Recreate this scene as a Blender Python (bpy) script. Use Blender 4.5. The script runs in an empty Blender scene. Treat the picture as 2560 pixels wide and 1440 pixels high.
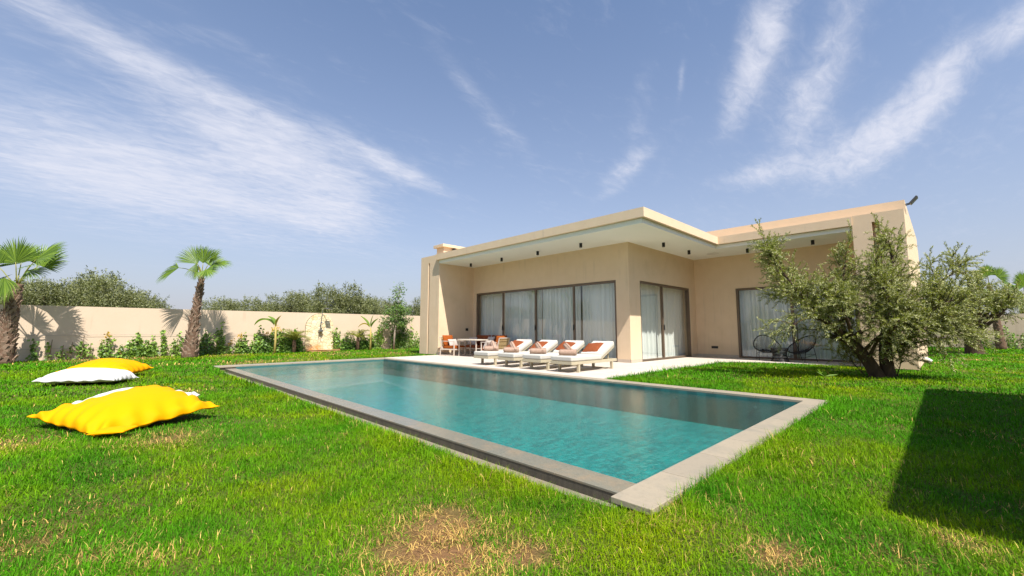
import bpy, bmesh, math, random
import numpy as np
from mathutils import Vector, Matrix
R = math.radians
random.seed(7)
rng = np.random.default_rng(11)
sc = bpy.context.scene
col = sc.collection

# ------------------------------------------------------------------ camera
cd = bpy.data.cameras.new("camera"); cam = bpy.data.objects.new("camera", cd); col.objects.link(cam)
cam.location = (0, 0, 0.95)
cam.rotation_euler = (R(90 + 5.79), 0, R(-44.157))
cd.sensor_width = 36.0; cd.lens = 36.0 * 1045.3 / 2560.0
cd.clip_start = 0.05; cd.clip_end = 3000
sc.camera = cam
sc.view_settings.view_transform = 'Standard'
sc.view_settings.look = 'None'
sc.view_settings.gamma = 1
sc.view_settings.exposure = 0.9
sc.cycles.use_denoising = True
sc.cycles.max_bounces = 12
sc.cycles.diffuse_bounces = 8
sc.cycles.transparent_max_bounces = 24
sc.cycles.caustics_reflective = False
sc.cycles.caustics_refractive = False
sc.cycles.sample_clamp_indirect = 6

# ------------------------------------------------------------------ node helpers
class NT:
    def __init__(s, tree): s.t = tree; s.n = tree.nodes; s.l = tree.links
    def new(s, typ, **kw):
        n = s.n.new(typ)
        for k, v in kw.items(): setattr(n, k, v)
        return n
    def link(s, a, b): s.l.new(a, b)
    def put(s, sock, v):
        if isinstance(v, bpy.types.NodeSocket): s.l.new(v, sock)
        else: sock.default_value = v
    def math(s, op, a, b=None, c=None, clamp=False):
        n = s.new('ShaderNodeMath', operation=op, use_clamp=clamp)
        s.put(n.inputs[0], a)
        if b is not None: s.put(n.inputs[1], b)
        if c is not None: s.put(n.inputs[2], c)
        return n.outputs[0]
    def mix(s, f, a, b, blend='MIX'):
        n = s.new('ShaderNodeMix', data_type='RGBA', blend_type=blend)
        s.put(n.inputs[0], f)
        for i, v in ((6, a), (7, b)):
            if isinstance(v, (tuple, list)): v = (*v[:3], 1)
            s.put(n.inputs[i], v)
        return n.outputs[2]
    def noise(s, vec, scale, detail=3, rough=0.55, dist=0.0):
        n = s.new('ShaderNodeTexNoise')
        if vec is not None: s.link(vec, n.inputs['Vector'])
        n.inputs['Scale'].default_value = scale; n.inputs['Detail'].default_value = detail
        n.inputs['Roughness'].default_value = rough; n.inputs['Distortion'].default_value = dist
        return n.outputs['Fac']
    def ramp(s, f, lo, hi):
        n = s.new('ShaderNodeMapRange', interpolation_type='SMOOTHSTEP')
        s.put(n.inputs[0], f); n.inputs[1].default_value = lo; n.inputs[2].default_value = hi
        return n.outputs[0]
    def mapping(s, vec, loc=(0, 0, 0), rot=(0, 0, 0), scale=(1, 1, 1)):
        n = s.new('ShaderNodeMapping'); s.link(vec, n.inputs[0])
        n.inputs[1].default_value = loc; n.inputs[2].default_value = rot; n.inputs[3].default_value = scale
        return n.outputs[0]

# ------------------------------------------------------------------ world: physical sky with cirrus
SUN_TRAVEL = Vector((0.33, 1.0, -1.52)).normalized()
SUN_EL = math.asin(-SUN_TRAVEL.z); SUN_AZ = math.atan2(-SUN_TRAVEL.x, -SUN_TRAVEL.y)
SKY_STRENGTH = 0.095
w = bpy.data.worlds.new("World"); sc.world = w; w.use_nodes = True
N = NT(w.node_tree); N.n.clear()
sky = N.new('ShaderNodeTexSky', sky_type='NISHITA')
sky.sun_disc = False; sky.sun_elevation = SUN_EL; sky.sun_rotation = SUN_AZ
sky.altitude = 400; sky.air_density = 1.0; sky.dust_density = 1.2; sky.ozone_density = 1.8
tc = N.new('ShaderNodeTexCoord'); D = tc.outputs['Generated']
sp = N.new('ShaderNodeSeparateXYZ'); N.link(D, sp.inputs[0])
dx, dy, dz = sp.outputs
az = N.math('MULTIPLY', N.math('ARCTAN2', dx, dy), 57.2958)
el = N.math('MULTIPLY', N.math('ARCSINE', dz), 57.2958)
# cirrus banks in the sky: azimuth, elevation, half length, half width, slant, density
CLOUDS = [(6, 25.2, 20, 2.2, -11, .85), (2, 15.2, 17, 4.2, -3, 1.0), (13, 20.3, 11, 4.0, -14, .95), (-4, 20, 7, 2.4, -10, .35),
          (27, 21.6, 9, 1.2, -22, .75), (20, 17.5, 6, 2.4, -12, .75), (17, 13.8, 9, 1.3, -8, .8), (10, 30, 16, 1.6, -16, .25), (38.5, 30.5, 10, 1.6, -42, .5),
          (43.5, 26.6, 4, 1.3, -35, .35), (62.5, 30, 4.5, 2.2, 82, .30), (61, 24.5, 4, 2.2, 80, .25), (76.5, 31.2, 6.5, 3.0, 66, .95), (73.2, 26, 3.5, 1.6, 70, .6),
          (83.5, 29, 7.5, 2.6, 60, .55), (80.5, 23.5, 5.5, 2.6, 55, .55), (91, 22.8, 5, 2.1, 45, 1.0), (85.5, 18.8, 5.5, 2.6, 30, .95), (77, 18.2, 7, 1.5, 2, .7),
          (96.6, 25.4, 2.6, 1.5, 40, .8), (60.5, 21.3, 4.5, 1.6, 34, .6), (57.5, 18, 2.5, .9, 20, .4), (67.3, 30, 2.4, .55, 80, .6), (64, 19.4, 2, .8, 60, .3),
          (44, 20.5, 6, .8, 10, .12), (20, 10, 30, 1.6, 0, .3), (-30, 20, 16, 5, 8, .7), (-60, 35, 16, 5, 30, .5),
          (130, 22, 16, 5, -10, .7), (160, 40, 14, 6, 20, .6), (-140, 25, 20, 5, -8, .6), (-100, 18, 18, 4, 5, .6)]
mask = None
for (ca, ce, hl, hw, ang, st) in CLOUDS:
    c, s_ = math.cos(R(ang)), math.sin(R(ang))
    a = N.math('SUBTRACT', az, float(ca)); e = N.math('SUBTRACT', el, float(ce))
    u = N.math('MULTIPLY_ADD', a, c / hl, N.math('MULTIPLY', e, s_ / hl))
    v = N.math('MULTIPLY_ADD', e, c / hw, N.math('MULTIPLY', a, -s_ / hw))
    q = N.math('MULTIPLY_ADD', u, u, N.math('MULTIPLY', v, v))
    g = N.math('MULTIPLY', N.math('EXPONENT', N.math('MULTIPLY', q, -0.9)), st)
    mask = g if mask is None else N.math('ADD', mask, N.math('MULTIPLY', g, N.math('SUBTRACT', 1.0, mask, clamp=True)))
den = N.math('ADD', dz, 0.10)
cx_ = N.new('ShaderNodeCombineXYZ')
N.link(N.math('DIVIDE', dx, den), cx_.inputs[0]); N.link(N.math('DIVIDE', dy, den), cx_.inputs[1])
P = cx_.outputs[0]
n1 = N.noise(N.mapping(P, rot=(0, 0, R(-38)), scale=(0.6, 1.6, 1)), 2.4, 9, .64, .5)
n2 = N.noise(N.mapping(P, rot=(0, 0, R(52)), scale=(1.0, 2.1, 1)), 9.0, 8, .66, .5)
n3 = N.noise(P, 1.3, 5, .55, .3)
nn = N.math('ADD', N.math('MULTIPLY', n1, .38), N.math('ADD', N.math('MULTIPLY', n2, .48), N.math('MULTIPLY', n3, .30)))
dens = N.math('MULTIPLY', N.ramp(mask, .0, .90), N.ramp(N.math('MULTIPLY_ADD', mask, .34, nn), .55, 1.02))
wisp = N.math('MULTIPLY', N.ramp(nn, .58, .84), .20)
dens = N.math('ADD', dens, wisp, clamp=True)
dens = N.math('MULTIPLY', dens, N.ramp(el, 1.0, 9.0))
skyc = N.mix(1.0, sky.outputs[0], (.80, .955, 1.06), 'MULTIPLY')
hz = N.math('MULTIPLY', N.math('EXPONENT', N.math('MULTIPLY', N.math('MAXIMUM', el, 0.0), -0.050)), 1.0)
skyc = N.mix(hz, skyc, (3.15, 3.10, 3.50))
skyc = N.mix(N.math('MULTIPLY', dens, .84), skyc, (4.6, 4.7, 5.3))
bg = N.new('ShaderNodeBackground'); N.link(skyc, bg.inputs[0]); bg.inputs[1].default_value = SKY_STRENGTH
wo = N.new('ShaderNodeOutputWorld'); N.link(bg.outputs[0], wo.inputs[0])

sd = bpy.data.lights.new("sun", 'SUN'); sd.energy = 4.2; sd.angle = R(0.53); sd.color = (1.0, 0.95, 0.88)
sun = bpy.data.objects.new("sun", sd); col.objects.link(sun)
sun.rotation_euler = SUN_TRAVEL.to_track_quat('-Z', 'Y').to_euler(); sun.location = (-6, -20, 30)

# ------------------------------------------------------------------ materials
def newmat(name):
    m = bpy.data.materials.new(name); m.use_nodes = True
    n = NT(m.node_tree); n.n.clear()
    out = n.new('ShaderNodeOutputMaterial')
    return m, n, out
def surf(name, base, var=None, scale=6.0, rough=.7, bump=.0, bscale=60., spec=.4, amount=.5, coords='Object', metallic=0., stretch=(1, 1, 1), stain=None, stain_scale=.7, stain_lo=.5, stain_hi=.75, detail=4, streak=None):
    m, n, out = newmat(name)
    b = n.new('ShaderNodeBsdfPrincipled'); n.link(b.outputs[0], out.inputs[0])
    v = n.new('ShaderNodeTexCoord').outputs[coords]
    v = n.mapping(v, scale=stretch)
    c = (*base, 1)
    if var is not None:
        f = n.ramp(n.noise(v, scale, detail), .5 - amount * .5, .5 + amount * .5)
        c = n.mix(f, base, var)
    if stain is not None:
        f = n.ramp(n.noise(v, stain_scale, 6, .6), stain_lo, stain_hi)
        c = n.mix(n.math('MULTIPLY', f, .7), c, stain)
    if streak is not None:
        vs_ = n.mapping(v, scale=(7, 7, .35)); f = n.math('MULTIPLY', n.ramp(n.noise(vs_, 1.0, 4, .6), .52, .72), n.ramp(n.noise(v, .9, 3), .45, .65))
        c = n.mix(n.math('MULTIPLY', f, .35), c, streak)
    n.put(b.inputs['Base Color'], c)
    b.inputs['Roughness'].default_value = rough; b.inputs['Metallic'].default_value = metallic
    b.inputs['Specular IOR Level'].default_value = spec
    if bump:
        bp = n.new('ShaderNodeBump'); bp.inputs['Strength'].default_value = bump; bp.inputs['Distance'].default_value = .01
        n.link(n.noise(v, bscale, 5, .6), bp.inputs['Height']); n.link(bp.outputs[0], b.inputs['Normal'])
    return m

def foliage(name, top, under, trans=.35, rough=.5, spec=.3):
    """two-sided leaf: the upper face, the underside and light coming through; 'tint' varies leaf by leaf"""
    m, n, out = newmat(name)
    at = n.new('ShaderNodeAttribute', attribute_name='tint')
    geo = n.new('ShaderNodeNewGeometry')
    oi = n.new('ShaderNodeObjectInfo')
    c = n.mix(geo.outputs['Backfacing'], top, under)
    hsv = n.new('ShaderNodeHueSaturation'); n.link(c, hsv.inputs['Color'])
    n.put(hsv.inputs['Value'], n.math('MULTIPLY_ADD', at.outputs['Fac'], 1.1, n.math('MULTIPLY_ADD', oi.outputs['Random'], .16, .38)))
    n.put(hsv.inputs['Hue'], n.math('MULTIPLY_ADD', at.outputs['Fac'], -.03, .515))
    b = n.new('ShaderNodeBsdfPrincipled'); n.link(hsv.outputs[0], b.inputs['Base Color'])
    b.inputs['Roughness'].default_value = rough; b.inputs['Specular IOR Level'].default_value = spec
    t = n.new('ShaderNodeBsdfTranslucent'); n.link(n.mix(1., hsv.outputs[0], (1.25, 1.2, .6), 'MULTIPLY'), t.inputs[0])
    mx = n.new('ShaderNodeMixShader'); mx.inputs[0].default_value = trans
    n.link(b.outputs[0], mx.inputs[1]); n.link(t.outputs[0], mx.inputs[2]); n.link(mx.outputs[0], out.inputs[0])
    return m

def colored(name, trans=.3, rough=.55):
    """blade colour comes from a per-blade attribute"""
    m, n, out = newmat(name)
    at = n.new('ShaderNodeAttribute', attribute_name='blade')
    b = n.new('ShaderNodeBsdfPrincipled'); n.link(at.outputs['Color'], b.inputs['Base Color'])
    b.inputs['Roughness'].default_value = rough; b.inputs['Specular IOR Level'].default_value = .06
    t = n.new('ShaderNodeBsdfTranslucent'); n.link(at.outputs['Color'], t.inputs[0])
    mx = n.new('ShaderNodeMixShader'); mx.inputs[0].default_value = trans
    n.link(b.outputs[0], mx.inputs[1]); n.link(t.outputs[0], mx.inputs[2]); n.link(mx.outputs[0], out.inputs[0])
    return m

def tiles(name, c1, c2, grout, sx, sy, rough=.6, bump=.2, gw=.006, offs=.0, mott=None, mscale=5.):
    m, n, out = newmat(name)
    b = n.new('ShaderNodeBsdfPrincipled'); n.link(b.outputs[0], out.inputs[0])
    v = n.new('ShaderNodeTexCoord').outputs['Object']
    br = n.new('ShaderNodeTexBrick'); n.link(v, br.inputs['Vector'])
    br.offset = offs; br.inputs['Color1'].default_value = (*c1, 1); br.inputs['Color2'].default_value = (*c2, 1)
    br.inputs['Mortar'].default_value = (*grout, 1); br.inputs['Scale'].default_value = 1.0
    br.inputs['Mortar Size'].default_value = gw; br.inputs['Brick Width'].default_value = sx; br.inputs['Row Height'].default_value = sy
    br.inputs['Mortar Smooth'].default_value = .3
    c = br.outputs['Color']
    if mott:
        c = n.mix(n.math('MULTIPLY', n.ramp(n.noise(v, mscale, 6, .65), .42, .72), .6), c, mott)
    n.put(b.inputs['Base Color'], c); b.inputs['Roughness'].default_value = rough
    bp = n.new('ShaderNodeBump'); bp.inputs['Strength'].default_value = bump; bp.inputs['Distance'].default_value = .004
    n.link(n.noise(v, 40, 4), bp.inputs['Height']); n.link(bp.outputs[0], b.inputs['Normal'])
    return m

def glassy(name, tint, ior=1.5, boost=1.0, rough=0., wave=None):
    """clear sheet: what lies behind shows through, the surroundings mirror by Fresnel"""
    m, n, out = newmat(name)
    geo = n.new('ShaderNodeNewGeometry')
    fr = n.new('ShaderNodeFresnel'); fr.inputs[0].default_value = ior
    tr = n.new('ShaderNodeBsdfTransparent'); tr.inputs[0].default_value = (*tint, 1)
    gl = n.new('ShaderNodeBsdfGlossy'); gl.inputs[0].default_value = (1, 1, 1, 1); gl.inputs[1].default_value = rough
    if wave: wave(n, gl, fr)
    f = n.math('MULTIPLY', n.math('MULTIPLY', fr.outputs[0], boost, clamp=True), n.math('SUBTRACT', 1., geo.outputs['Backfacing']))
    body = tr.outputs[0]
    mx = n.new('ShaderNodeMixShader'); n.link(f, mx.inputs[0])
    n.link(body, mx.inputs[1]); n.link(gl.outputs[0], mx.inputs[2]); n.link(mx.outputs[0], out.inputs[0])
    return m
def ripples(n, gl, fr):
    v = n.new('ShaderNodeTexCoord').outputs['Object']
    h = n.math('ADD', n.math('MULTIPLY', n.noise(n.mapping(v, scale=(1, 1.2, 1)), 12., 3, .55, .7), .42),
               n.math('ADD', n.math('MULTIPLY', n.noise(v, 2.0, 2, .5, .4), .5), n.math('MULTIPLY', n.noise(v, 42., 3, .6), .46)))
    bp = n.new('ShaderNodeBump'); bp.inputs['Strength'].default_value = .34; bp.inputs['Distance'].default_value = .02
    n.link(h, bp.inputs['Height']); n.link(bp.outputs[0], gl.inputs['Normal']); n.link(bp.outputs[0], fr.inputs['Normal'])

M = {}
M['plaster'] = surf('plaster', (.70, .525, .345), (.74, .565, .385), 3., rough=.9, bump=.35, bscale=130., spec=.15, amount=.8, streak=(.47, .36, .25), stain=(.60, .45, .285), stain_scale=.55, stain_lo=.55, stain_hi=.8)
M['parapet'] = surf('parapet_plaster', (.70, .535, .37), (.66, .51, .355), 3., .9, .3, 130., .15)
M['wallplaster'] = surf('garden_wall_plaster', (.62, .48, .35), (.66, .52, .39), 1.1, rough=.92, bump=.3, bscale=90., spec=.12, amount=.9, streak=(.44, .33, .23), stain=(.55, .40, .27), stain_scale=.35, stain_lo=.56, stain_hi=.8)
M['soffit'] = surf('soffit_paint', (.86, .85, .78), (.83, .82, .755), .8, .85, .1, 90., .2)
M['patio'] = tiles('patio_tile', (.60, .525, .445), (.57, .50, .425), (.33, .285, .24), .6, .6, .55, .1, .007, 0, (.63, .565, .49), 2.5)
M['skirting'] = surf('skirting_tile', (.52, .43, .34), (.47, .39, .31), 8., .6, .1)
def slab(name, c1, c2, mott, rough):
    m, n, out = newmat(name)
    b = n.new('ShaderNodeBsdfPrincipled'); n.link(b.outputs[0], out.inputs[0]); b.inputs['Roughness'].default_value = rough
    v = n.new('ShaderNodeTexCoord').outputs['Object']; geo = n.new('ShaderNodeNewGeometry')
    c = n.mix(geo.outputs['Random Per Island'], c1, c2)
    c = n.mix(n.math('MULTIPLY', n.ramp(n.noise(v, 3.2, 7, .66, .4), .45, .72), .65), c, mott)
    c = n.mix(n.math('MULTIPLY', n.ramp(n.noise(v, 26, 4, .6), .5, .7), .25), c, tuple(x * .6 for x in c1))
    n.put(b.inputs['Base Color'], c)
    bp = n.new('ShaderNodeBump'); bp.inputs['Strength'].default_value = .35; bp.inputs['Distance'].default_value = .004
    n.link(n.noise(v, 60, 5), bp.inputs['Height']); n.link(bp.outputs[0], b.inputs['Normal'])
    return m
M['coping'] = slab('coping_stone', (.35, .29, .205), (.305, .255, .185), (.24, .215, .165), .6)
M['overflow'] = slab('overflow_stone', (.205, .188, .14), (.17, .166, .13), (.29, .21, .13), .25)
M['wetface'] = surf('wet_stone_face', (.060, .056, .046), (.10, .088, .066), 7., .35, .4, 60., .5, stretch=(3, 3, .6))
M['strip'] = surf('concrete_strip', (.27, .225, .165), (.20, .165, .12), 5., .9, .6, 40.)
M['basin'] = tiles('basin_stone_ripple_light', (.008, .20, .192), (.005, .12, .125), (.008, .09, .09), .20, .10, .5, .3, .004, .5, (.025, .34, .33), 15.)  # bright and dark mottling paints rippled, caustic water light into the stone colour
M['bench'] = tiles('bench_stone', (.035, .145, .138), (.028, .12, .115), (.025, .09, .085), .3, .15, .5, .3, .004, .5, (.06, .15, .135), 3.)
M['water'] = glassy('pool_water', (.46, .95, .92), 1.33, 1.0, .0, ripples)
M['glass'] = glassy('window_glass', (.96, .975, .97), 1.5, 2.0)
M['bronze'] = surf('bronze_aluminium', (.15, .105, .07), (.17, .12, .082), 5., .45, 0, spec=.4, metallic=.25)
M['black'] = surf('black_metal', (.014, .013, .013), rough=.45)
M['steel'] = surf('steel', (.34, .34, .34), rough=.3, metallic=.9)
M['lamphead'] = surf('grey_lamp_housing', (.07, .07, .075), rough=.4)
M['whiteplastic'] = surf('white_plastic', (.72, .70, .66), rough=.5)
M['frame_taupe'] = surf('taupe_metal', (.47, .41, .28), (.44, .38, .26), 6., .5, .05, 80.)
M['frame_cream'] = surf('cream_metal', (.55, .47, .39), rough=.5)
M['tabletop'] = surf('table_top', (.55, .49, .40), (.50, .44, .35), 8., .5, .05)
M['mattress'] = surf('offwhite_canvas', (.56, .525, .46), (.53, .50, .44), 5., .9, .25, 260., .15)
M['rust'] = surf('rust_fabric', (.245, .068, .026), (.21, .058, .022), 9., .95, .3, 300., .1)
M['orange'] = surf('orange_fabric', (.32, .080, .015), (.28, .07, .013), 9., .95, .3, 300., .1)
M['palepillow'] = surf('pale_grey_fabric', (.50, .445, .40), (.43, .385, .35), 20., .95, .3, 300., .1)
M['towel'] = surf('taupe_towel', (.46, .315, .235), (.40, .27, .20), 30., 1., 1.0, 420., .05)
M['rope'] = surf('beige_rope', (.45, .33, .16), (.35, .25, .11), 30., .9, .5, 200.)
M['yellow'] = surf('yellow_nylon', (.80, .335, .0), (.77, .32, .0), 3., .7, .12, 9., .08)
M['whitenylon'] = surf('white_nylon', (.68, .65, .61), (.65, .62, .58), 3., .6, .12, 9., .25)
M['curtain'] = None
M['interior'] = surf('interior_paint', (.45, .42, .38), rough=.9)
M['bark'] = surf('olive_bark', (.115, .075, .05), (.055, .038, .028), 9., .95, 1., 30., .1, .7, stretch=(1, 1, .35))
M['barkpale'] = surf('pale_bark', (.38, .31, .25), (.28, .22, .17), 9., .95, .6, 40., .1)
M['palmbark'] = surf('palm_fibre', (.20, .125, .08), (.10, .06, .04), 12., .95, .8, 50., .1, .8)
M['palmboot'] = surf('palm_leaf_base', (.33, .24, .175), (.19, .12, .08), 5., .85, .5, 50., .1, .9)
M['petiole'] = surf('palm_petiole', (.30, .26, .06), (.26, .28, .06), 6., .6)
M['banana_stem'] = surf('banana_stem', (.50, .36, .09), (.38, .30, .10), 8., .7, .3, 30.)
M['stake'] = surf('wooden_stake', (.24, .17, .11), (.18, .13, .09), 20., .9)
M['wire'] = surf('wire', (.30, .27, .24), rough=.6)
M['olive'] = foliage('olive_leaf', (.22, .265, .058), (.42, .43, .21), .34)
M['grove'] = foliage('grove_leaf', (.175, .20, .066), (.23, .245, .115), .27)
M['fan'] = foliage('fan_leaf', (.09, .19, .010), (.125, .21, .02), .30, .38, .4)
M['vine'] = foliage('vine_leaf', (.19, .33, .035), (.2, .33, .06), .35, .4, .45)
M['vinedark'] = foliage('vine_leaf_deep', (.13, .25, .035), (.14, .25, .05), .3, .4, .45)
M['vinegold'] = foliage('vine_leaf_golden', (.55, .36, .03), (.5, .35, .04), .35)
M['young'] = foliage('young_tree_leaf', (.10, .21, .03), (.15, .25, .06), .35, .4, .4)
M['banana'] = foliage('banana_leaf', (.16, .29, .03), (.2, .32, .05), .4, .35, .5)
M['bananadry'] = foliage('banana_leaf_yellowing', (.42, .34, .06), (.4, .33, .07), .35)
M['datepalm'] = foliage('date_frond', (.27, .29, .05), (.27, .3, .07), .35)
M['blade'] = colored('grass_blade', .24)

def curtain_mat():
    m, n, out = newmat('sheer_curtain')
    d = n.new('ShaderNodeBsdfDiffuse'); d.inputs[0].default_value = (.90, .91, .86, 1)
    t = n.new('ShaderNodeBsdfTranslucent'); t.inputs[0].default_value = (.62, .64, .60, 1)
    mx = n.new('ShaderNodeMixShader'); mx.inputs[0].default_value = .12
    n.link(d.outputs[0], mx.inputs[1]); n.link(t.outputs[0], mx.inputs[2]); n.link(mx.outputs[0], out.inputs[0])
    return m
M['curtain'] = curtain_mat()
def stone_panel_mat():
    m, n, out = newmat('crazy_paving_stone')
    b = n.new('ShaderNodeBsdfPrincipled'); n.link(b.outputs[0], out.inputs[0]); b.inputs['Roughness'].default_value = .85
    v = n.new('ShaderNodeTexCoord').outputs['Object']
    wv = n.mapping(v, scale=(1, .05, 1.5))
    vo = n.new('ShaderNodeTexVoronoi', feature='DISTANCE_TO_EDGE'); vo.inputs['Scale'].default_value = 5.; n.link(wv, vo.inputs['Vector'])
    vc = n.new('ShaderNodeTexVoronoi'); vc.inputs['Scale'].default_value = 5.; n.link(wv, vc.inputs['Vector'])
    sep = n.new('ShaderNodeSeparateColor'); n.link(vc.outputs['Color'], sep.inputs[0])
    c = n.mix(sep.outputs[0], (.72, .58, .34), (.80, .70, .50))
    c = n.mix(n.ramp(n.noise(v, 6, 5), .55, .75), c, (.74, .53, .22))
    c = n.mix(n.ramp(vo.outputs['Distance'], .012, .03), (.42, .31, .16), c)
    # mineral run-off stain low on the panel
    sp_ = n.new('ShaderNodeSeparateXYZ'); n.link(v, sp_.inputs[0])
    st = n.math('MULTIPLY', n.ramp(sp_.outputs[2], .45, .12), n.ramp(n.math('ABSOLUTE', n.math('SUBTRACT', sp_.outputs[0], 7.0)), .5, .12))
    st = n.math('MULTIPLY', st, n.ramp(n.noise(v, 5, 4), .3, .6))
    c = n.mix(st, c, (.55, .22, .03))
    n.put(b.inputs['Base Color'], c)
    bp = n.new('ShaderNodeBump'); bp.inputs['Strength'].default_value = .6; bp.inputs['Distance'].default_value = .02
    n.link(n.ramp(vo.outputs['Distance'], .0, .05), bp.inputs['Height']); n.link(bp.outputs[0], b.inputs['Normal'])
    return m
M['stonepanel'] = stone_panel_mat()
M['terracotta'] = surf('stained_terracotta', (.42, .19, .07), (.50, .30, .14), 6., .8, .4, 50.)
def soil_mat():
    m, n, out = newmat('lawn_soil')
    b = n.new('ShaderNodeBsdfPrincipled'); n.link(b.outputs[0], out.inputs[0]); b.inputs['Roughness'].default_value = 1.; b.inputs['Specular IOR Level'].default_value = .05
    v = n.new('ShaderNodeTexCoord').outputs['Object']
    at = n.new('ShaderNodeAttribute', attribute_name='bare')
    c = n.mix(n.noise(v, 30, 5), (.40, .20, .10), (.27, .125, .06))
    th = n.mix(n.ramp(n.noise(v, 55, 5, .7), .35, .65), (.055, .085, .014), (.17, .15, .045))
    th = n.mix(n.ramp(n.noise(v, 1.7, 4), .45, .7), th, (.085, .14, .02))
    n.put(b.inputs['Base Color'], n.mix(at.outputs['Fac'], th, c))
    bp = n.new('ShaderNodeBump'); bp.inputs['Strength'].default_value = .9; bp.inputs['Distance'].default_value = .03
    n.link(n.noise(v, 45, 6, .7), bp.inputs['Height']); n.link(bp.outputs[0], b.inputs['Normal'])
    return m
M['soil'] = soil_mat()

# ------------------------------------------------------------------ mesh helpers
class MB:
    def __init__(s): s.v = []; s.f = []
    def add(s, vs, fs):
        k = len(s.v); s.v += [tuple(p) for p in vs]; s.f += [tuple(i + k for i in f) for f in fs]; return s
    def box(s, x0, x1, y0, y1, z0, z1):
        return s.add([(x0, y0, z0), (x1, y0, z0), (x1, y1, z0), (x0, y1, z0), (x0, y0, z1), (x1, y0, z1), (x1, y1, z1), (x0, y1, z1)],
                     [(3, 2, 1, 0), (4, 5, 6, 7), (0, 1, 5, 4), (1, 2, 6, 5), (2, 3, 7, 6), (3, 0, 4, 7)])
    def prism(s, poly, z0, z1):
        n = len(poly)
        return s.add([(x, y, z0) for x, y in poly] + [(x, y, z1) for x, y in poly],
                     [tuple(range(n))[::-1], tuple(range(n, 2 * n))] + [(i, (i + 1) % n, n + (i + 1) % n, n + i) for i in range(n)])
    def tube(s, pts, rad, k=8, cap=True):
        pts = [Vector(p) for p in pts]; n = len(pts)
        if not hasattr(rad, '__len__'): rad = [rad] * n
        t0 = (pts[1] - pts[0]).normalized()
        up = Vector((0, 0, 1)) if abs(t0.z) < .9 else Vector((1, 0, 0))
        a = t0.cross(up).normalized()
        vs = []
        for i, p in enumerate(pts):
            t = (pts[min(i + 1, n - 1)] - pts[max(i - 1, 0)]).normalized()
            a = (a - t * a.dot(t)).normalized(); b = t.cross(a)
            for j in range(k):
                th = 2 * math.pi * j / k
                vs.append(p + (a * math.cos(th) + b * math.sin(th)) * rad[i])
        fs = [(i * k + j, i * k + (j + 1) % k, (i + 1) * k + (j + 1) % k, (i + 1) * k + j) for i in range(n - 1) for j in range(k)]
        if cap: fs += [tuple(range(k))[::-1], tuple(range((n - 1) * k, n * k))]
        return s.add(vs, fs)
    def bar(s, p, q, wx, wy=None):
        """square bar from p to q"""
        wy = wy or wx; p, q = Vector(p), Vector(q); t = (q - p).normalized()
        up = Vector((0, 0, 1)) if abs(t.z) < .95 else Vector((0, 1, 0))
        a = t.cross(up).normalized() * wx / 2; b = a.cross(t).normalized() * wy / 2
        vs = [p - a - b, p + a - b, p + a + b, p - a + b, q - a - b, q + a - b, q + a + b, q - a + b]
        return s.add(vs, [(3, 2, 1, 0), (4, 5, 6, 7), (0, 1, 5, 4), (1, 2, 6, 5), (2, 3, 7, 6), (3, 0, 4, 7)])
    def cyl(s, c, r, h, k=20, r2=None):
        x, y, z = c; r2 = r if r2 is None else r2
        return s.add([(x + r * math.cos(2 * math.pi * i / k), y + r * math.sin(2 * math.pi * i / k), z) for i in range(k)] +
                     [(x + r2 * math.cos(2 * math.pi * i / k), y + r2 * math.sin(2 * math.pi * i / k), z + h) for i in range(k)],
                     [tuple(range(k))[::-1], tuple(range(k, 2 * k))] + [(i, (i + 1) % k, k + (i + 1) % k, k + i) for i in range(k)])
    def grid(s, fn, nu, nv):
        return s.add([fn(i / nu, j / nv) for i in range(nu + 1) for j in range(nv + 1)],
                     [(i * (nv + 1) + j, (i + 1) * (nv + 1) + j, (i + 1) * (nv + 1) + j + 1, i * (nv + 1) + j + 1) for i in range(nu) for j in range(nv)])
    def build(s, name, mat, parent=None, smooth=False, bevel=0, fix=True, solid=0):
        me = bpy.data.meshes.new(name); me.from_pydata(s.v, [], s.f)
        if fix:
            bm = bmesh.new(); bm.from_mesh(me); bmesh.ops.recalc_face_normals(bm, faces=bm.faces); bm.to_mesh(me); bm.free()
        me.materials.append(mat)
        if smooth: me.polygons.foreach_set('use_smooth', [True] * len(me.polygons))
        o = bpy.data.objects.new(name, me); col.objects.link(o)
        if parent is not None:
            o.parent = parent
        if solid:
            m_ = o.modifiers.new('solid', 'SOLIDIFY'); m_.thickness = solid; m_.offset = 0
        if bevel:
            m_ = o.modifiers.new('bevel', 'BEVEL'); m_.width = bevel; m_.segments = 2; m_.limit_method = 'ANGLE'; m_.angle_limit = R(40)
        return o
def tag(o, label, cat, group=None, kind=None):
    if label: o['label'] = label
    if cat: o['category'] = cat
    if group: o['group'] = group
    if kind: o['kind'] = kind
    return o
def thing(name, label, cat, loc=(0, 0, 0), rz=0, group=None):
    o = bpy.data.objects.new(name, None); col.objects.link(o); o.location = loc; o.rotation_euler = (0, 0, rz); o.empty_display_size = .1
    return tag(o, label, cat, group)
def kids(o): return [c for c in KIDS.get(o.name, [])]
def dup(o, loc, rz=0, label=None, parent=None, scale=1.0):
    c = o.copy(); col.objects.link(c)
    if parent is None:
        c.location = loc; c.rotation_euler = (0, 0, rz); c.scale = (scale,) * 3
        if label: c['label'] = label
    else: c.parent = parent
    for ch in list(o.children): dup(ch, None, parent=c)
    return c
def struct(o): o['kind'] = 'structure'; return o

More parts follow.
